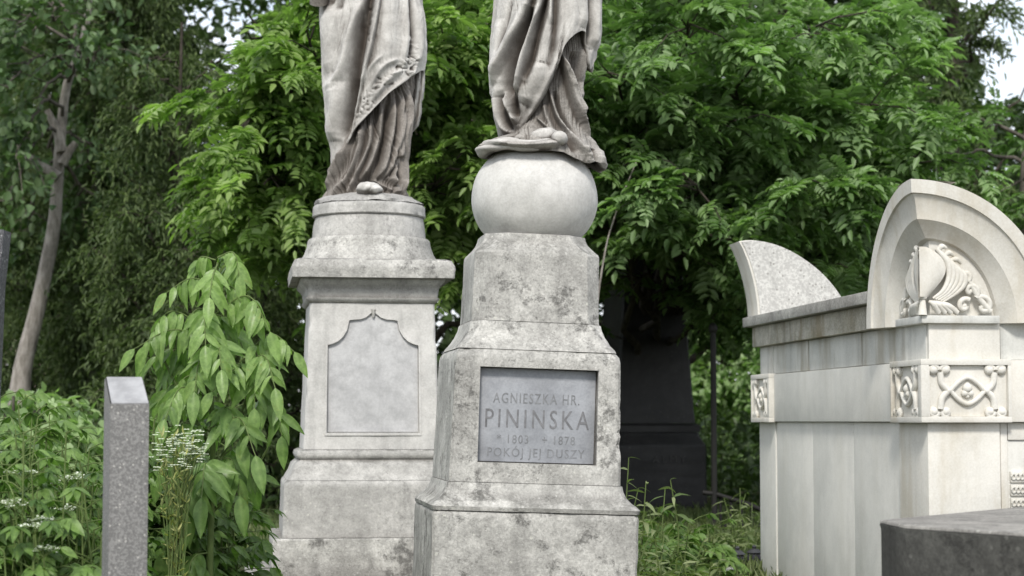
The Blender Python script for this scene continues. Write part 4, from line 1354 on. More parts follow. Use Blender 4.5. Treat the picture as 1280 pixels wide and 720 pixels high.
def far_house():
    Y = 46.0
    a = at(-330, 470, Y); b = at(72, 300, Y)
    root = empty('house', (a.x, Y, 0.6), (0, 0, 0), 'pale pink plastered house glimpsed through the trees at the far left', 'house')
    w = b.x - a.x; h = 6.2
    MB().box(0, w, 0, 8, -1, h).build('wall', M['plaster'], root, bevel=0.02)
    rf = MB().prism([(-0.5, h), (w + 0.5, h), (w + 0.2, h + 0.3), (w / 2, h + 3.0), (-0.2, h + 0.3)], lambda u, z, t: (u, t, z), -0.5, 8.5).build('roof', M['tile'], root)
    MB().box(w * .3, w * .3 + .6, 2, 2.7, h + 1, h + 3.8).build('chimney', M['tile'], rf)
    for i in range(5):
        for j in range(2):
            x = 0.7 + i * (w - 1.4) / 5; z = 0.8 + j * 2.8
            f = MB()
            f.box(x, x + 0.9, -0.05, -0.002, z, z + 0.08); f.box(x, x + 0.9, -0.05, -0.002, z + 1.42, z + 1.5)
            f.box(x, x + 0.08, -0.045, -0.003, z + 0.08, z + 1.42); f.box(x + 0.82, x + 0.9, -0.045, -0.003, z + 0.08, z + 1.42)
            wo = f.build('window', M['white_paint'], root)
            MB().box(x + 0.08, x + 0.82, -0.02, -0.004, z + 0.08, z + 1.42).build('pane', M['pane'], wo)


M['tin'] = plain('dark_tin', (0.05, 0.05, 0.055), 0.35)
M['glass_dark'] = plain('smoked_lantern_glass', (0.05, 0.05, 0.06), 0.12)
M['glass_white'] = plain('white_lantern_glass', (0.6, 0.6, 0.6), 0.2)
M['glass_red'] = plain('red_lantern_glass', (0.4, 0.06, 0.03), 0.2)
M['plaster'] = plain('pink_plaster', (0.62, 0.50, 0.44), 0.9, 0.15, 2)
M['tile'] = plain('red_roof_tiles', (0.22, 0.09, 0.06), 0.8, 0.4, 8)
M['white_paint'] = plain('white_window_paint', (0.75, 0.75, 0.73), 0.5)
M['pane'] = plain('window_glass', (0.03, 0.035, 0.04), 0.1)


# ================================================================ foliage
def unit(a):
    return a / np.maximum(np.linalg.norm(a, axis=-1, keepdims=True), 1e-9)


UP = np.array([0, 0, 1.0])


class Leaves:
    """collects leaf blades (two folded quads each) and makes one mesh of them"""
    def __init__(self):
        self.parts = []

    def add(self, B, D, U, L, W, tint, curl=0.12, fold=0.10):
        D = unit(D)
        S = unit(np.cross(D, U)); N = np.cross(S, D)
        L = np.asarray(L, float).reshape(-1, 1) * np.ones((len(B), 1)); W = np.asarray(W, float).reshape(-1, 1) * np.ones((len(B), 1))
        p0 = B
        l1 = B + D * L * 0.32 - S * W * 0.5 + N * fold * L
        l2 = B + D * L * 0.68 - S * W * 0.40 + N * (fold - curl * 0.4) * L
        t = B + D * L - N * curl * L
        r2 = B + D * L * 0.68 + S * W * 0.40 + N * (fold - curl * 0.4) * L
        r1 = B + D * L * 0.32 + S * W * 0.5 + N * fold * L
        V = np.stack([p0, r1, r2, t, l2, l1], 1).reshape(-1, 3)
        self.parts.append((V, np.repeat(np.broadcast_to(tint, (len(B),)), 6)))

    def build(self, name, mat, parent=None):
        V = np.concatenate([p[0] for p in self.parts]); T = np.concatenate([p[1] for p in self.parts])
        n = len(V) // 6
        o = np.arange(n)[:, None] * 6
        Fq = np.concatenate([o + np.array([[0, 1, 2, 3]]), o + np.array([[0, 3, 4, 5]])], 1).reshape(-1, 4)
        if parent is not None:
            V = V - np.array(parent.location)
        me = np_mesh(name, V, Fq, 4, smooth=False, attr=T)
        return link(name, me, mat, parent)


def compound(lv, B, D, L, pairs=4, ll=0.36, lw=0.42, droop=0.35, tint=None, hang=0.06, rng=RNG, ang=0.72):
    """pinnate leaves: B bases, D directions, L lengths"""
    n = len(B)
    D = unit(D)
    side = unit(np.cross(D, UP) + 1e-6)
    tint = rng.random(n) if tint is None else tint
    L = L.reshape(-1, 1)
    roll = rng.normal(0, 0.4, (n, 1))
    nrm = unit(np.cross(side, D) + side * roll)
    side = np.cross(D, nrm)
    def pos(s):
        return B + D * L * s - UP * droop * L * s * s
    def tan(s):
        return unit(D - UP * 2 * droop * s)
    for i in range(pairs):
        s = 0.26 + 0.70 * i / pairs
        p = pos(s); t = tan(s)
        sz = ll * (0.75 + 0.45 * math.sin(math.pi * (i + 0.7) / (pairs + 0.4)))
        for sg in (-1, 1):
            d = t * (1 - ang) + side * sg * ang - UP * hang + rng.normal(0, 0.09, (n, 3))
            l = L[:, 0] * sz * rng.uniform(0.85, 1.15, n)
            lv.add(p, d, nrm + rng.normal(0, 0.12, (n, 3)), l, l * lw, np.clip(tint + rng.normal(0, 0.12, n), 0, 1))
    l = L[:, 0] * ll * rng.uniform(0.9, 1.2, n)
    lv.add(pos(0.97), tan(1.0) - UP * hang * 0.6, nrm, l, l * lw, tint)


def limb_curve(a, b, rise, n=12):
    a = np.array(a); b = np.array(b)
    t = np.linspace(0, 1, n)[:, None]
    return a * (1 - t) + b * t + UP * rise * (4 * t * (1 - t)) * (1 - 0.35 * t)


def broad_tree(name, label, cat, trunk, r0, limbs, leafmat, barkmat, group=None, kind='compound', leaf_len=0.30, twigs_per_m=5.0, sprays=3, per=5,
               keep=None, seed=1, droop=0.4, pairs=4, tint_mu=0.5, spray_tw=(0.35, 0.95), thin_above=None, lw=0.42):
    """trunk: list of points; limbs: list of (start param, end point, rise)"""
    rng = np.random.default_rng(seed)
    trunk = spline(trunk, 30)
    root = empty(name, tuple(trunk[0]), (0, 0, 0), label, cat, group)
    off = trunk[0]
    tb = MB()
    tb.tube(trunk - off, list(np.linspace(r0, r0 * 0.25, len(trunk)) * (1 + 0.5 * np.exp(-np.linspace(0, 12, len(trunk))))), 12)
    tb.build('trunk', barkmat, root, smooth=60)
    lb = MB(); SP = []; SD = []
    for (s0, end, rise) in limbs:
        a = trunk[int(s0 * (len(trunk) - 1))]
        c = limb_curve(a, end, rise)
        ln = np.linalg.norm(np.array(end) - a)
        c[1:-1] += rng.normal(0, 0.03 * ln ** 0.5, (len(c) - 2, 3))
        lb.tube(c - off, list(np.linspace(r0 * 0.38 * (1 - 0.6 * s0), 0.008, len(c))), 7)
        nt = int(ln * twigs_per_m)
        for q in range(nt):
            s = rng.uniform(0.28, 1.0) ** 0.8
            i = min(int(s * (len(c) - 1)), len(c) - 2)
            p = c[i] + (c[i + 1] - c[i]) * (s * (len(c) - 1) - i)
            t = unit(c[i + 1] - c[i])
            sd = unit(np.cross(t, UP)) * rng.choice([-1, 1])
            d = unit(t * rng.uniform(0.1, 0.9) + sd * rng.uniform(0.2, 1.0) + UP * rng.uniform(-0.35, 0.45))
            l = rng.uniform(*spray_tw) * (1.15 - 0.4 * s)
            e = p + d * l - UP * droop * 0.5 * l
            m = p + d * l * 0.55
            if keep is not None and not keep(e): continue
            if thin_above is not None and e[2] > thin_above and rng.random() < 0.55: continue
            lb.tube([p - off, m - off, e - off], [0.009, 0.006, 0.003], 4, cap=False)
            for w in np.linspace(0.35, 1, sprays):
                P = p + (m - p) * min(1, w / 0.55) if w < 0.55 else m + (e - m) * (w - 0.55) / 0.45
                SP.append(P); SD.append(unit(d - UP * droop * w + rng.normal(0, 0.25, 3)))
    lb.build('limbs', M['bark_mid'] if barkmat is M['bark_pale'] else barkmat, root, smooth=60)
    SP = np.array(SP); SD = np.array(SD)
    lv = Leaves()
    stint = np.clip(rng.normal(tint_mu, 0.22, len(SP)), 0, 1)
    for q in range(per):
        n = len(SP)
        dv = unit(SD * 0.75 + rng.normal(0, 0.55, (n, 3)) * np.array([1, 1, 0.45]))
        if kind == 'compound':
            compound(lv, SP, dv, leaf_len * rng.uniform(0.6, 1.3, n), pairs, droop=droop * 0.55, tint=np.clip(stint + rng.normal(0, 0.15, n), 0, 1), rng=rng, lw=lw)
        elif kind == 'simple':
            for w in range(2):
                P = SP + rng.normal(0, 0.09, (n, 3))
                lv.add(P, dv * 0.7 - UP * 0.35 + rng.normal(0, 0.4, (n, 3)), UP + rng.normal(0, 0.45, (n, 3)), leaf_len * rng.uniform(0.7, 1.25, n), leaf_len * 0.62 * rng.uniform(0.8, 1.2, n),
                       np.clip(stint + rng.normal(0, 0.15, n), 0, 1))
        elif kind == 'needle':
            for w in range(7):
                P = SP + dv * (0.05 * w) + rng.normal(0, 0.015, (n, 3)) - UP * 0.006 * w * w
                lv.add(P, dv * 0.5 - UP * 0.45 + rng.normal(0, 0.45, (n, 3)), UP + rng.normal(0, 0.6, (n, 3)), leaf_len * rng.uniform(0.7, 1.3, n), leaf_len * 0.24,
                       np.clip(stint + rng.normal(0, 0.15, n), 0, 1))
    lv.build('crown', leafmat, root)
    return root


def auto_limbs(tr, n, rad, h0, h1, rng, zlo, zhi, az=None, drop=0.1):
    """limbs that radiate from the trunk; rad(z) crown radius at height z"""
    out = []
    tr = np.array([tuple(p) for p in tr]); z0, z1 = tr[0][2], tr[-1][2]
    for i in range(n):
        z = zlo + (zhi - zlo) * ((i + rng.random()) / n)
        a = rng.uniform(*az) if az else i * 2.4 + rng.normal(0, 0.3)
        r = rad(z) * rng.uniform(0.75, 1.1)
        zs = max(z0 + h0, z - 0.35 * r)
        s = float(np.clip((zs - z0) / (z1 - z0), 0.05, 0.97))
        tp = tr[0] + (tr[-1] - tr[0]) * s
        out.append((s, (tp[0] + r * math.cos(a), tp[1] + r * math.sin(a), z - drop * r), 0.12 * r))
    return out


def px_of(p):
    """where the photo shows a point"""
    x, y, z = p
    c, s = math.cos(PITCH), math.sin(PITCH)
    d = y * c + (z - CAMZ) * s
    v = -y * s + (z - CAMZ) * c
    return 640 + F * x / d, 360 - F * v / d


def trees():
    rng = np.random.default_rng(3)
    g = 'trees behind the monuments'
    def V(px, py, Y): return tuple(at(px, py, Y))
    def base(px, Y):
        x = at(px, 600, Y).x
        return (x, Y, float(gz(x, Y)) - 0.1)
    # ash at the right, its boughs hanging over the obelisk and the pale tomb
    b = base(802, 22.3)
    tr = [b, (b[0] + 0.1, 21.8, 2.2), (b[0] + 0.5, 20.0, 4.6), (b[0] + 0.9, 18.8, 8.8)]
    limbs = []
    for (px, py, Y, rise) in [(800, 190, 15.6, .3), (760, 90, 15.2, .4), (830, 310, 16.2, .25), (790, 345, 16.6, .2), (960, 60, 15.0, .4), (1030, 230, 15.0, .3), (900, 300, 15.6, .3), (870, 230, 15.0, .4),
                              (1090, 130, 15.6, .4), (1150, 190, 16.0, .4), (1010, 330, 16.4, .3), (1050, 20, 15.4, .5), (720, 20, 15.4, .5), (690, 150, 16.0, .4), (920, 150, 15.0, .4), (1180, 280, 16.6, .4),
                              (860, 20, 14.8, .5), (640, 60, 16.0, .5), (1120, 60, 16.5, .5), (900, 385, 17.2, .2), (770, 270, 16.2, .3), (960, 270, 16.4, .3), (850, 110, 16.8, .3), (1000, 140, 17.0, .3)]:
        limbs.append((rng.uniform(0.22, 0.6), V(px, py, Y), rise))
    limbs += auto_limbs(tr, 26, lambda z: 2.6 if z < 6 else max(0.8, 2.9 - 0.55 * (z - 6)), 1.8, 8, rng, 3.4, 8.6)
    broad_tree('ash_tree', 'ash tree with feathery leaves whose boughs hang over the black obelisk', 'tree', tr, 0.17, limbs, M['ash'], M['bark_dark'], g, seed=5,
               leaf_len=0.25, twigs_per_m=5.6, per=6, pairs=5, lw=0.38, thin_above=6.0, keep=lambda p: not (px_of(p)[0] > 1205 and px_of(p)[1] < 130) and not (p[2] < 2.3) and not (0.55 < p[0] < 1.75 and p[2] < 2.95 + 0.12 * (p[1] - 16)))
    # thin pale dead branches in its crown
    # ash behind and between the statues
    b = base(478, 17.5)
    tr = [b, (b[0] - 0.05, 17.5, 2.5), (b[0], 17.4, 5), (b[0] + 0.1, 17.5, 9.5)]
    limbs = []
    for (px, py, Y, rise) in [(300, 160, 14.8, .4), (270, 110, 15.2, .4), (340, 80, 14.8, .5), (330, 230, 15.2, .3), (380, 30, 14.8, .5), (290, 250, 15.6, .3), (360, 180, 15.4, .3), (350, 300, 16.0, .25),
                              (560, 60, 14.8, .5), (590, 150, 15.0, .4), (560, 210, 15.2, .3), (540, 270, 15.8, .3), (610, 30, 15.4, .5), (575, 310, 16.4, .2), (530, 120, 15.8, .3), (310, 40, 15.6, .5), (520, 20, 15.2, .5), (600, 240, 16.2, .3)]:
        limbs.append((rng.uniform(0.22, 0.6), V(px, py, Y), rise))
    limbs += auto_limbs(tr, 22, lambda z: 1.5 if z < 5 else max(0.7, 2.2 - 0.4 * (z - 5)), 1.8, 8, rng, 2.8, 9.5)
    broad_tree('ash_tree', 'bright green ash tree with feathery leaves directly behind the tall pedestal and its statue', 'tree', tr, 0.15, limbs, M['ash_bright'], M['bark_dark'], g, seed=8,
               leaf_len=0.245, twigs_per_m=5.4, per=6, pairs=5, lw=0.38, thin_above=6.2, tint_mu=0.55,
               keep=lambda p: not (200 < px_of(p)[0] < 335 - 0.25 * px_of(p)[1] and px_of(p)[1] < 130))
    # dark tree at the far right, its edge against the sky
    b = base(1190, 25)
    tr = [b, (b[0], 25, 3), (b[0] + .1, 25, 7), (b[0], 25, 11)]
    limbs = auto_limbs(tr, 34, lambda z: 1.15 if z > 5 else 0.9, 1.5, 9, rng, 2.0, 11, drop=0.25)
    broad_tree('larch_tree', 'tall dark fine leaved tree whose ragged edge stands against the white sky, top right', 'tree', tr, 0.16, limbs, M['yew'], M['bark_dark'], g, kind='needle', leaf_len=0.11,
               twigs_per_m=7, sprays=3, per=4, seed=17, spray_tw=(0.2, 0.5), droop=0.6, tint_mu=0.45, keep=lambda p: px_of(p)[0] < 1255)
    # leafy tree at the right edge, lower than the sky gap
    b = base(1300, 21)
    tr = [b, (b[0], 21, 2), (b[0] - .1, 21, 4), (b[0], 21, 5.2)]
    limbs = auto_limbs(tr, 26, lambda z: 1.7 if z < 4.2 else 1.2, 0.9, 5, rng, 1.6, 4.9)
    broad_tree('broadleaf_tree', 'medium green leafy tree rising behind the carved corner gable of the pale tomb', 'tree', tr, 0.13, limbs, M['ash'], M['bark_mid'], g, seed=23, leaf_len=0.25,
               twigs_per_m=5.5, per=5, tint_mu=0.35, keep=lambda p: not (px_of(p)[0] > 1215 and px_of(p)[1] < 118))
    # dark yews at the left
    for i, (px, Y, top, rad, lab) in enumerate([(120, 24.5, 9.5, 1.45, 'dark hanging yew right of the pale leaning trunk, reaching past the top of the photo'),
                                                (215, 21.0, 5.9, 0.95, 'dark yew behind the young walnut, its top full of small sky gaps'),
                                                (318, 20.0, 4.4, 0.95, 'low dark yew between the walnut sapling and the tall pedestal'),
                                                (30, 27.5, 9.5, 1.3, 'dark yew far back left of the pale leaning trunk'),
                                                (160, 24, 8.6, 0.8, 'narrow dark yew left of the bright sky gap')]):
        b = base(px, Y)
        tr = [b, (b[0], Y, top * 0.4), (b[0] + 0.05, Y, top)]
        limbs = auto_limbs(tr, int(top * 7.5), lambda z, top=top, rad=rad: rad * min(1, 0.25 + 1.0 * (1 - z / (top + 0.8)) ** 0.6), 0.3, 9, rng, 0.7, top - 0.1, drop=0.35)
        broad_tree('yew_tree', lab, 'tree', tr, 0.06, limbs, M['yew'], M['bark_dark'], 'dark yews at the left', kind='needle', leaf_len=0.085, twigs_per_m=9, sprays=3, per=4, seed=40 + i,
                   spray_tw=(0.2, 0.5), droop=0.7, tint_mu=0.5)
    # pale leaning trunk with broken stubs
    Y = 22.0
    tp = [V(24, 520, Y), V(28, 462, Y), V(47, 385, Y), V(66, 292, Y), V(71, 240, Y), V(76, 170, Y), V(84, 105, Y), V(106, 42, Y), V(116, -60, Y), V(120, -200, Y)]
    limbs = [(0.9, V(60, -60, Y - 1.5), .3), (0.8, V(20, 30, Y - 1.8), .3), (0.75, V(10, 110, Y - 1.6), .3), (0.7, V(130, 60, Y - 1.3), .2), (0.6, V(15, 250, Y - 1.2), .4), (0.85, V(150, -40, Y - 1), .3),
             (0.8, V(-40, 60, Y), .3), (0.65, V(20, 200, Y - 1.4), .5), (0.72, V(40, 150, Y - .9), .3), (0.8, V(120, 150, Y + 1.4), .3), (0.8, V(60, 10, Y + 1), .3), (0.6, V(130, 270, Y + 1.4), .4),
             (0.5, V(120, 330, Y + 1.2), .4), (0.6, V(30, 330, Y + 1.4), .4)]
    o = broad_tree('pale_tree', 'tree with pale grey leaning trunk and broken branch stubs at the far left', 'tree', tp, 0.105, limbs, M['broad'], M['bark_pale'], g, kind='simple', leaf_len=0.13,
                   twigs_per_m=7, sprays=3, per=4, seed=61, tint_mu=0.5, keep=lambda p: not (p[1] < Y and abs(px_of(p)[0] - 72) < 34 and 60 < px_of(p)[1] < 235))
    off = Vector(tp[0])
    for line, r in [([(73, 222), (60, 212), (44, 204), (30, 190), (19, 178)], [0.075, 0.06, 0.05, 0.04, 0.025]), ([(77, 190), (72, 165), (65, 150), (59, 138)], [0.07, 0.055, 0.05, 0.04]), ([(78, 205), (86, 190), (95, 178)], [0.06, 0.05, 0.04])]:
        MB().tube(spline([Vector(V(x, y, Y - 0.08)) - off for x, y in line], 16), r, 8).build('broken_branch', M['bark_pale'], o, smooth=60)
    # bright far bushes seen through the gap between obelisk and tomb, and at the left
    for i, (px, Y, top, rad, lab) in enumerate([(905, 29.0, 3.4, 1.0, 'light green leafy bush in the gap between the obelisk and the pale tomb'),
                                                (985, 28.5, 2.8, 0.9, 'light green bush half hidden behind the far corner of the pale tomb'),
                                                (930, 33.0, 4.2, 1.6, 'wide light green bush furthest back in the gap beside the pale tomb'),
                                                (15, 17.0, 1.72, 0.8, 'light green bush at the far left under the pale leaning trunk')]):
        b = base(px, Y)
        tr = [b, (b[0], Y, top * 0.5), (b[0], Y, top)]
        limbs = auto_limbs(tr, 26, lambda z, rad=rad, top=top: rad * (1 - 0.5 * (z / top) ** 2), 0.1, 3, rng, 0.5, top)
        broad_tree('leafy_bush', lab, 'bush', tr, 0.05, limbs, M['far_light'], M['bark_mid'], 'light green bushes further back', kind='simple', leaf_len=0.12, twigs_per_m=15, sprays=3, per=4, seed=70 + i, spray_tw=(0.15, 0.45), droop=0.3)


def far_wood():
    """the dense wood behind everything, one mass"""
    rng = np.random.default_rng(9)
    lv = Leaves()
    n = 120000
    x = rng.uniform(-11, 12, n); y = rng.uniform(29.5, 36, n)
    z = rng.uniform(0.4, 11.5, n)
    d = y
    px = 640 + F * x / d; py = 526 - F * (z - CAMZ) / d
    top = np.interp(px, [-400, 190, 215, 235, 320, 345, 380, 1120, 1180, 1215, 1240, 1300, 1700], [-400, -400, 40, 235, 225, 60, -400, -400, -100, 60, 125, 135, 60])
    nz = np.array([noise.noise(Vector((a * 0.8, b * 0.4, c * 0.8))) for a, b, c in zip(x, y, z)])
    lowgap = np.interp(px, [-50, -20, 30, 50], [0, 1, 1, 0]) * ((py > 355) & (py < 470))
    ok = (py > top + 60 * nz) & (nz > -0.33) & ~((lowgap > 0.5) & (rng.random(n) < 0.8))
    ok |= (px > 185) & (px < 350) & (py > -40) & (nz > -0.06) & (rng.random(n) < 0.6)
    ok &= ~((px > 850) & (px < 975) & (py > 395))
    P = np.stack([x, y, z], -1)[ok]; m = len(P)
    D = rng.normal(0, 1, (m, 3)) * np.array([1, 1, .5]) - UP * 0.3
    L = rng.uniform(0.13, 0.30, m)
    lv.add(P, D, UP + rng.normal(0, 0.5, (m, 3)), L, L * 0.6, np.clip(0.45 + nz[ok] + rng.normal(0, 0.2, m), 0, 1))
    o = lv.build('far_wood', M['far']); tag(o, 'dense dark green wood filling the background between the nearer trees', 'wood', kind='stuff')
    # shadowed undergrowth in front of it
    lv = Leaves(); n = 26000
    x = rng.uniform(-9, 9, n); y = rng.uniform(18.5, 29, n); z = gz(x, y) + rng.uniform(0, 1, n) ** 1.6 * 1.1
    px = 640 + F * x / y; py = 526 - F * (z - CAMZ) / y
    ok = ~((px > 760) & (px < 960) & (y < 22)) & ~((px < 150) & (py < 480))
    P = np.stack([x, y, z], -1)[ok]; m = len(P)
    L = rng.uniform(0.08, 0.17, m)
    lv.add(P, rng.normal(0, 1, (m, 3)) + UP * 0.2, UP + rng.normal(0, 0.5, (m, 3)), L, L * 0.6, rng.random(m))
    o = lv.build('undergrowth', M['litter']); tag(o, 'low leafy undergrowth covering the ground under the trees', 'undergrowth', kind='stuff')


def grass():
    rng = np.random.default_rng(12)
    lv = Leaves()
    n = 52000
    x = rng.uniform(-4.2, 3.2, n); y = rng.uniform(8.5, 21, n)
    keep = np.array([noise.noise(Vector((a * 1.1, b * 1.1, 3))) for a, b in zip(x, y)]) > -0.25
    keep &= ~((np.abs(x + 0.92) < 0.95) & (np.abs(y - 12.4) < 1.0)) & ~((np.abs(x + 0.95) < 0.9) & (y < 11.4) & (y > 9.0))
    x, y = x[keep], y[keep]
    n = len(x)
    P = np.stack([x, y, gz(x, y) - 0.01], -1)
    h = rng.uniform(0.05, 0.19, n)
    D = UP + rng.normal(0, 0.35, (n, 3)) * np.array([1, 1, 0.1])
    lv.add(P, D, rng.normal(0, 1, (n, 3)), h, rng.uniform(0.006, 0.012, n), rng.random(n), curl=0.35, fold=0.02)
    o = lv.build('grass', M['grass']); tag(o, 'tufts of green grass between the graves', 'grass', kind='stuff')


# ---------------------------------------------------------------- plants near the camera
def big_leaves(specs, rows=9, rng=RNG):
    """curved blades with a midrib; specs rows: base, direction, up, length, width, bend, tint"""
    V = []; Fc = []; T = []
    t = np.linspace(0, 1, rows)
    wp = np.sin(np.pi * np.clip(t, 0, 1) ** 0.82) ** 0.85 * (1 - 0.25 * t); wp[0] = 0.05; wp[-1] = 0.0
    n = 0
    for (B, D, U, L, W, bend, tn) in specs:
        B = np.array(B, float); D = unit(np.array(D, float)); S = unit(np.cross(D, np.array(U, float))); N = np.cross(S, D)
        ph = rng.uniform(0, 6)
        for i in range(rows):
            c = B + D * L * t[i] - N * bend * L * t[i] ** 2
            for j, u in enumerate((-1, -0.5, 0, 0.5, 1)):
                w = W * 0.5 * wp[i]
                lift = 0.16 * W * (abs(u) ** 1.0) * (1 if abs(u) < 0.9 else 0.85) + 0.02 * L * math.sin(t[i] * 9 + ph) * abs(u)
                V.append(c + S * u * w + N * lift * (wp[i] + 0.1))
                T.append(np.clip(tn + (0.22 if u == 0 else 0.06 * math.sin(i * 2.1 + abs(u) * 3)) + rng.normal(0, 0.03), 0, 1))
        for i in range(rows - 1):
            for j in range(4):
                a = n + i * 5 + j
                Fc.append((a, a + 1, a + 6, a + 5))
        n += rows * 5
    return np.array(V), np.array(Fc), np.array(T)


def sapling():
    Y = 8.6
    g = float(gz(-1.4, Y))
    x0 = at(262, 700, Y).x
    root = empty('walnut_sapling', (x0, Y, g), (0, 0, 0), 'young sapling with large drooping light green leaflets beside the tall pedestal', 'sapling')
    off = np.array([x0, Y, g])
    W = lambda px, py, dy=0.0: np.array(at(px, py, Y + dy))
    stem = [W(258, 900), W(262, 720), W(266, 560), W(262, 450), W(268, 380), W(272, 328)]
    rng = np.random.default_rng(21)
    st = MB().tube([p - off for p in spline(stem, 30)], list(np.linspace(0.018, 0.006, 30)), 8)
    for line in [[(264, 600), (300, 520), (318, 470)], [(264, 560), (225, 490), (205, 450)], [(264, 640), (310, 600), (335, 560)], [(262, 640), (225, 600), (200, 560)]]:
        st.tube([p - off for p in spline([W(x, y, 0.06) for x, y in line], 12)], [0.010, 0.005], 6)
    leaves = [  # rachis base, middle, tip (photo pixels), depth shift, leaflet length px, hue
        ((272, 330), (266, 345), (262, 372), -0.16, 42, .85), ((272, 322), (292, 316), (299, 345), -0.05, 40, .8), ((271, 322), (280, 322), (290, 350), 0.10, 40, .7), ((270, 325), (250, 322), (242, 345), 0.06, 30, .75),
        ((268, 356), (238, 348), (208, 366), -0.06, 34, .7), ((272, 350), (300, 366), (318, 392), -0.05, 40, .6),
        ((264, 392), (256, 392), (257, 432), -0.22, 44, .65), ((264, 388), (244, 388), (234, 412), -0.05, 32, .6), ((264, 392), (280, 400), (281, 435), 0.05, 40, .5),
        ((264, 425), (215, 412), (168, 436), -0.10, 36, .6), ((264, 440), (210, 436), (180, 462), 0.10, 40, .35), ((266, 450), (250, 450), (243, 490), -0.18, 46, .55),
        ((300, 452), (338, 418), (368, 440), -0.05, 38, .7), ((300, 462), (330, 445), (344, 485), -0.18, 44, .65), ((296, 470), (300, 455), (265, 490), -0.15, 40, .7), ((302, 470), (318, 462), (318, 510), -0.10, 44, .6),
        ((262, 480), (235, 470), (212, 498), -0.05, 44, .5), ((262, 500), (225, 478), (190, 505), 0.08, 46, .4), ((310, 500), (345, 500), (352, 545), -0.05, 44, .5), ((264, 520), (285, 510), (300, 550), -0.12, 50, .45),
        ((264, 540), (235, 530), (218, 570), -0.1, 50, .45), ((264, 580), (290, 575), (300, 620), -0.1, 54, .3), ((264, 600), (240, 600), (232, 640), -0.08, 56, .35),
        ((262, 640), (225, 640), (205, 690), 0.0, 54, .3), 
        ((262, 690), (240, 700), (232, 750), -0.1, 56, .3), 
    ]
    for i in range(13):
        py = 396 + 19 * i
        a_ = i * 2.4 + 0.5
        rx = (84 if i < 9 else 62) * math.cos(a_); dy_ = -0.26 * math.sin(a_)
        if 262 + rx > 335 and py > 520: rx = 55
        leaves.append(((264, py), (264 + rx * 0.62, py - 26), (264 + rx, py + 8 + 14 * rng.random()), dy_, 44 + 8 * (i > 7), max(0.25, 0.75 - 0.04 * i)))
    specs = []
    k = Y / F
    for (a, b, c, dy, lp, tn) in leaves:
        A = W(*a); Bm = W(*b, dy * 0.7); Cc = W(*c, dy * 1.3)
        cv = spline([A, Bm, Cc], 20)
        st.tube([p - off for p in cv], [0.0045, 0.002], 5, cap=False)
        pairs = 6 if lp < 50 else 5
        for i in range(pairs):
            s = 0.30 + 0.62 * i / (pairs - 0.4)
            j = min(int(s * (len(cv) - 1)), len(cv) - 2)
            p = cv[j]; t = unit(cv[j + 1] - cv[j - 1])
            sd = np.cross(t, UP)
            if np.linalg.norm(sd) < 0.35: sd = np.array([1.0, 0, 0])
            sd = unit(sd)
            for sg in (-1, 1):
                if abs(t[0]) > 0.75:   # seen from the side: leaflets hang like a curtain
                    d = t * 0.22 + sd * sg * 0.34 - UP * 0.95
                else:
                    d = t * 0.40 + sd * sg * 0.72 - UP * 0.62
                d = unit(d + rng.normal(0, 0.17, 3))
                up = unit(sd * sg * -0.0 + np.array([0.1 * sg, -0.8, 0.75]) + rng.normal(0, 0.25, 3))
                L = lp * k * 0.84 * rng.uniform(0.7, 1.2) * (0.8 + 0.35 * math.sin(math.pi * (i + 0.8) / pairs))
                specs.append((p - off, d, up, L, L * rng.uniform(0.30, 0.39), rng.uniform(0.1, 0.6), np.clip(tn + rng.normal(0, 0.12), 0, 1)))
        t = unit(cv[-1] - cv[-3])
        specs.append((cv[-1] - off, unit(t * 0.8 - UP * 0.5), np.array([0, -0.9, 0.5]), lp * k * 0.95, lp * k * 0.38, 0.2, tn))
    V, Fq, T = big_leaves(specs, rng=rng)
    st.build('stem', M['stem'], root, smooth=60)
    link('leaves', np_mesh('leaves', V, Fq, 4, attr=T), M['sap'], root)


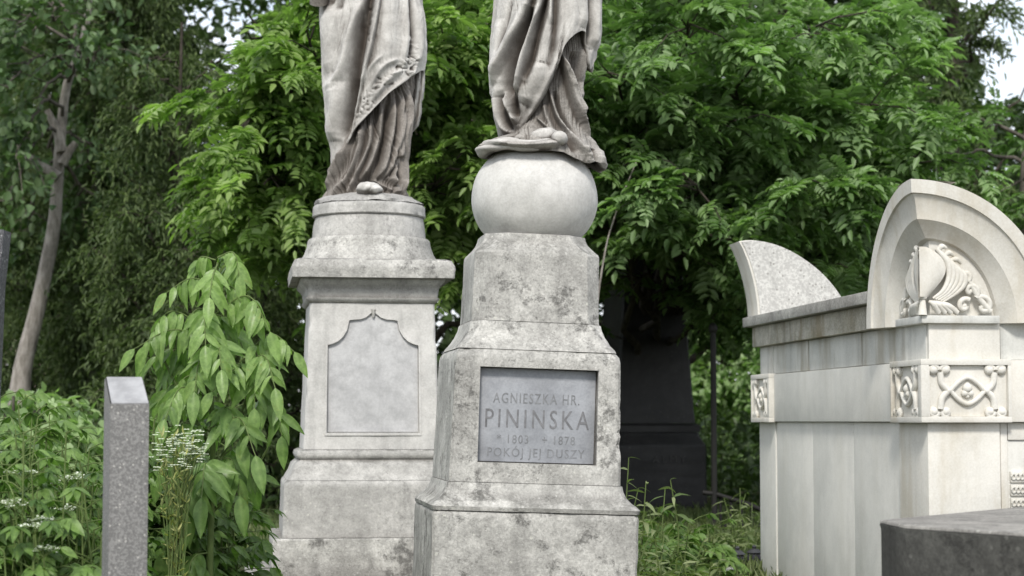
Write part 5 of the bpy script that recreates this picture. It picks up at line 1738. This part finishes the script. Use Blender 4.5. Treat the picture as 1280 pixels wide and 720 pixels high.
def weed(px, py, Y, h, label, group, seed, kind='elder', mat='weed', umbels=0, name='weed_plant', cat='weed'):
    """a leafy weed whose top is at (px, py); h = how far down its leaves go"""
    rng = np.random.default_rng(seed)
    top = np.array(at(px, py, Y))
    g = float(gz(top[0], Y))
    root = empty(name, (top[0] + rng.normal(0, 0.03), Y, g), (0, 0, 0), label, cat, group)
    off = np.array(root.location)
    st = MB(); lv = Leaves(); fl = Leaves(); specs = []
    H = top[2] - g
    ns = 3 if kind != 'tall' else 2
    for q in range(ns):
        e = np.array([top[0] + rng.normal(0, 0.10) * (q > 0), Y + rng.normal(0, 0.10) * (q > 0), g + H * (1 if q == 0 else rng.uniform(0.75, 0.97))])
        b = off + np.array([rng.normal(0, 0.05), rng.normal(0, 0.05), 0])
        c = spline([b, (b + e) / 2 + rng.normal(0, 0.03, 3), e], 16)
        st.tube(c - off, [0.006, 0.003], 5, cap=False)
        n = 9 if kind == 'elder' else 16
        for i in range(n):
            s = 1 - (i / n) * (h / H) if H > h else 1 - i / n
            s = min(max(s, 0.05), 1)
            p = c[min(int(s * (len(c) - 1)), len(c) - 1)]
            a = i * 2.4 + rng.normal(0, 0.4) + q
            out = np.array([math.cos(a), math.sin(a), rng.uniform(0.1, 0.6)])
            if kind == 'elder':
                l = rng.uniform(0.13, 0.24) * (0.65 + 0.5 * (1 - s))
                e2 = p + unit(out) * l
                st.tube([p - off, p + unit(out) * l * .5 + UP * 0.01 - off, e2 - off], [0.003, 0.002], 4, cap=False)
                f = unit(np.array([math.cos(a), math.sin(a), -0.25]))
                sd = unit(np.cross(f, UP))
                tn = np.clip(rng.normal(0.5, 0.22), 0, 1)
                for d, ll in [(f, 1.0), (f * 0.4 + sd, 0.8), (f * 0.4 - sd, 0.8), (f * 0.75 + sd * 0.6, .85), (f * 0.75 - sd * 0.6, .85)]:
                    L = rng.uniform(0.09, 0.155) * ll * (0.7 + 0.5 * (1 - s))
                    specs.append((e2 - off, unit(d - UP * rng.uniform(0.05, 0.45)), UP + rng.normal(0, 0.3, 3) + np.array([0, -0.35, 0]), L, L * rng.uniform(0.36, 0.5), rng.uniform(0.1, 0.35), np.clip(tn + rng.normal(0, 0.1), 0, 1)))
            else:
                L = rng.uniform(0.09, 0.17) * (0.55 + 0.7 * (1 - s) ** 0.5)
                d = unit(np.array([math.cos(a), math.sin(a), rng.uniform(-0.2, 0.5)]))
                specs.append((p - off, d, UP + rng.normal(0, 0.3, 3), L, L * rng.uniform(0.2, 0.3), rng.uniform(0.25, 0.6), np.clip(rng.normal(0.5, 0.25), 0, 1)))
        if q < umbels:
            for w in range(16):
                a = rng.uniform(0, 6.28); r = 0.055 * math.sqrt(rng.random())
                p = e + np.array([r * math.cos(a), r * math.sin(a), 0.035 - 3 * r * r + rng.normal(0, 0.004)])
                st.tube([e - off, p - off], [0.0012, 0.0009], 3, cap=False)
                m = 9
                P = p + rng.normal(0, 0.007, (m, 3)) * np.array([1, 1, 0.4])
                fl.add(P, rng.normal(0, 1, (m, 3)) * np.array([1, 1, 0.3]) + UP * 0.3, UP + rng.normal(0, 0.2, (m, 3)), 0.010, 0.009, rng.uniform(0.3, 1, m))
    st.build('stem', M['stem'], root)
    V, Fq, T = big_leaves(specs, rows=6, rng=rng)
    link('leaves', np_mesh('leaves', V, Fq, 4, attr=T), M[mat], root)
    if fl.parts:
        fl.build('flower_heads', M['white_flower'], root)
    return root


def fleabane(px, py, Y, seed, label):
    """bunch of thin yellowish stalks with tiny white flower heads"""
    rng = np.random.default_rng(seed)
    t0 = np.array(at(px, py, Y)); g = float(gz(t0[0], Y))
    root = empty('flowering_weed', (t0[0], Y, g), (0, 0, 0), label, 'weed')
    off = np.array(root.location)
    st = Leaves(); fl = Leaves(); sm = MB()
    H = t0[2] - g
    for q in range(44):
        e = np.array(at(px + rng.uniform(-26, 34), py + rng.uniform(0, 42), Y)); e[1] += rng.normal(0, 0.06)
        m_ = off + np.array([rng.normal(0, 0.015), rng.normal(0, 0.015), H * rng.uniform(0.42, 0.62)])
        c = spline([off, m_, e], 14)
        sm.tube(c - off, [0.0035, 0.0014], 4, cap=False)
        n = 8
        ix = rng.integers(3, len(c), n)
        P = c[ix]
        st.add(P, rng.normal(0, 0.5, (n, 3)) + UP * 0.7, rng.normal(0, 1, (n, 3)), rng.uniform(0.03, 0.07, n), rng.uniform(0.004, 0.008, n), rng.random(n))
        m = 14
        a = np.linspace(0, 6.28, m)
        for w in range(4):
            P = np.repeat((e + rng.normal(0, 0.018, 3))[None], m, 0)
            fl.add(P, np.stack([np.cos(a), np.sin(a), 0.3 + 0 * a], -1), np.repeat(np.array([[0, -0.6, 0.8]]), m, 0), 0.013, 0.007, rng.uniform(0.5, 1, m))
    sm.build('stem', M['stem'], root)
    st.build('leaves', M['gold'], root)
    fl.build('flower_heads', M['white_flower'], root)


def plants():
    rng = np.random.default_rng(77)
    ga = 'leafy weeds at the left'
    la = 'leafy green weed in the dense bed around the granite post at the left'
    spots = []
    for i in range(64):
        px = rng.uniform(-40, 138)
        Y = rng.uniform(7.0, 9.6)
        py = np.interp(px, [-40, 30, 80, 130], [505, 500, 540, 575]) + rng.uniform(-12, 130) 
        spots.append((px, py, Y))
    for i in range(16):
        spots.append((rng.uniform(185, 290), rng.uniform(590, 690), rng.uniform(8.9, 9.8)))
    for i in range(16):
        spots.append((rng.uniform(185, 285), rng.uniform(500, 600), rng.uniform(8.8, 9.5)))
    for i in range(10):
        spots.append((rng.uniform(795, 890), rng.uniform(640, 705), rng.uniform(11.0, 13.0)))
    for i, (px, py, Y) in enumerate(spots):
        if px > 700:
            weed(px, py, Y, 0.5, 'low leafy weed in the grass between the front pedestal and the pale tomb', 'low weeds before the obelisk', 400 + i)
            continue
        weed(px, py, Y, 0.75, la, ga, 100 + i)
    for i, (px, py, Y) in enumerate([(28, 600, 7.2), (98, 606, 7.4), (68, 608, 7.6), (18, 640, 7.0), (42, 668, 6.9), (62, 590, 8.2), (8, 575, 8.4)]):
        weed(px, py, Y, 0.6, 'weed with flat white flower heads among the leaves left of the granite post', 'white flowered weeds', 200 + i, umbels=2, name='flowering_weed')
    fleabane(222, 545, 8.1, 3, 'bunch of yellowish stalks with tiny white flowers just right of the granite post')
    gb = 'tall weeds between the monument and the pale tomb'
    for i, (px, py, Y) in enumerate([(786, 572, 10.2), (798, 610, 10.4), (838, 600, 10.8), (812, 640, 10.2), (862, 655, 10.8), (830, 665, 10.0), (800, 670, 9.8), (880, 690, 10.8), (850, 690, 10.2),
                                     (790, 640, 10.6), (820, 690, 9.9)]):
        weed(px, py, Y, 0.5, 'tall narrow leaved weed between the front pedestal and the obelisk', gb, 300 + i, kind='tall', mat='weed_dry')
    for i, (px, py, Y) in enumerate([(905, 622, 14.2), (925, 610, 14.4), (940, 628, 14.0), (915, 650, 13.6), (950, 640, 13.8), (898, 668, 13.4), (935, 662, 13.2)]):
        weed(px, py, Y, 0.5, 'drooping long leaved plant growing through the iron fence', 'plants at the iron fence', 330 + i, kind='tall', mat='weed_dry', name='drooping_plant', cat='plant')
    # red flowers by the lanterns
    p = at(895, 703, 12.6)
    root = empty('red_flower', (p.x, 12.6, float(gz(p.x, 12.6))), (0, 0, 0), 'small red and yellow flowers on the ground in front of the lanterns', 'flower')
    dz = p.z - root.location.z
    fl = MB(); sm = MB()
    r = random.Random(4)
    for i in range(7):
        c = Vector((r.uniform(-0.07, 0.07), r.uniform(-0.05, 0.05), dz + r.uniform(-0.05, 0.03)))
        sm.tube([(c.x * 0.4, c.y * 0.4, 0), c], 0.004, 5)
        for q in range(7):
            a = q * 0.9
            fl.ellipsoid(c + Vector((0.016 * math.cos(a), 0.016 * math.sin(a), 0.004)), (0.014, 0.014, 0.006), 8, 6)
        fl.ellipsoid(c + Vector((0, 0, 0.008)), (0.008, 0.008, 0.006), 8, 6)
    fl.build('petals', M['red_flower'], root, smooth=60); sm.build('stem', M['stem'], root)


def dead_branch(pts, r, label, twigs=3, seed=1):
    rng = np.random.default_rng(seed)
    c = spline([at(*p) for p in pts], 22)
    root = empty('bare_branch', tuple(c[0]), (0, 0, 0), label, 'branch', 'bare pale branches among the leaves')
    mb = MB().tube(c - c[0], [r, r * 0.4], 7)
    for q in range(twigs):
        i = int(rng.uniform(5, 17))
        mb.tube([c[i] - c[0], c[i] - c[0] + np.array([rng.normal(0, 0.12), rng.normal(0, 0.1), rng.uniform(-0.25, 0.2)])], [r * 0.5, r * 0.2], 5)
    mb.build('stem', M['bark_pale'], root, smooth=60)


build_world()
build_ground()
front_pedestal()
back_pedestal()
back_statue()
front_statue()
white_tomb()
granite_post()
dark_tomb()
black_obelisk()
edge_headstone()
iron_fence()
far_house()
lantern(922, 716, 12.4, 0.17, 'dark grave lantern with a bright glint on the ground by the pale tomb', M['glass_dark'])
lantern(943, 712, 12.6, 0.16, 'small dark grave lantern right beside the far pilaster of the pale tomb', M['glass_dark'])
lantern(908, 722, 12.2, 0.12, 'white glass grave lantern left of the dark lanterns', M['glass_white'])
trees()
far_wood()
grass()
sapling()
plants()
dead_branch([(744, 400, 14.9), (752, 340, 14.8), (762, 290, 14.8), (780, 240, 15.0), (800, 190, 15.4), (812, 150, 16.0)], 0.009, 'bare thin branch rising beside the stone globe', 0, 2)
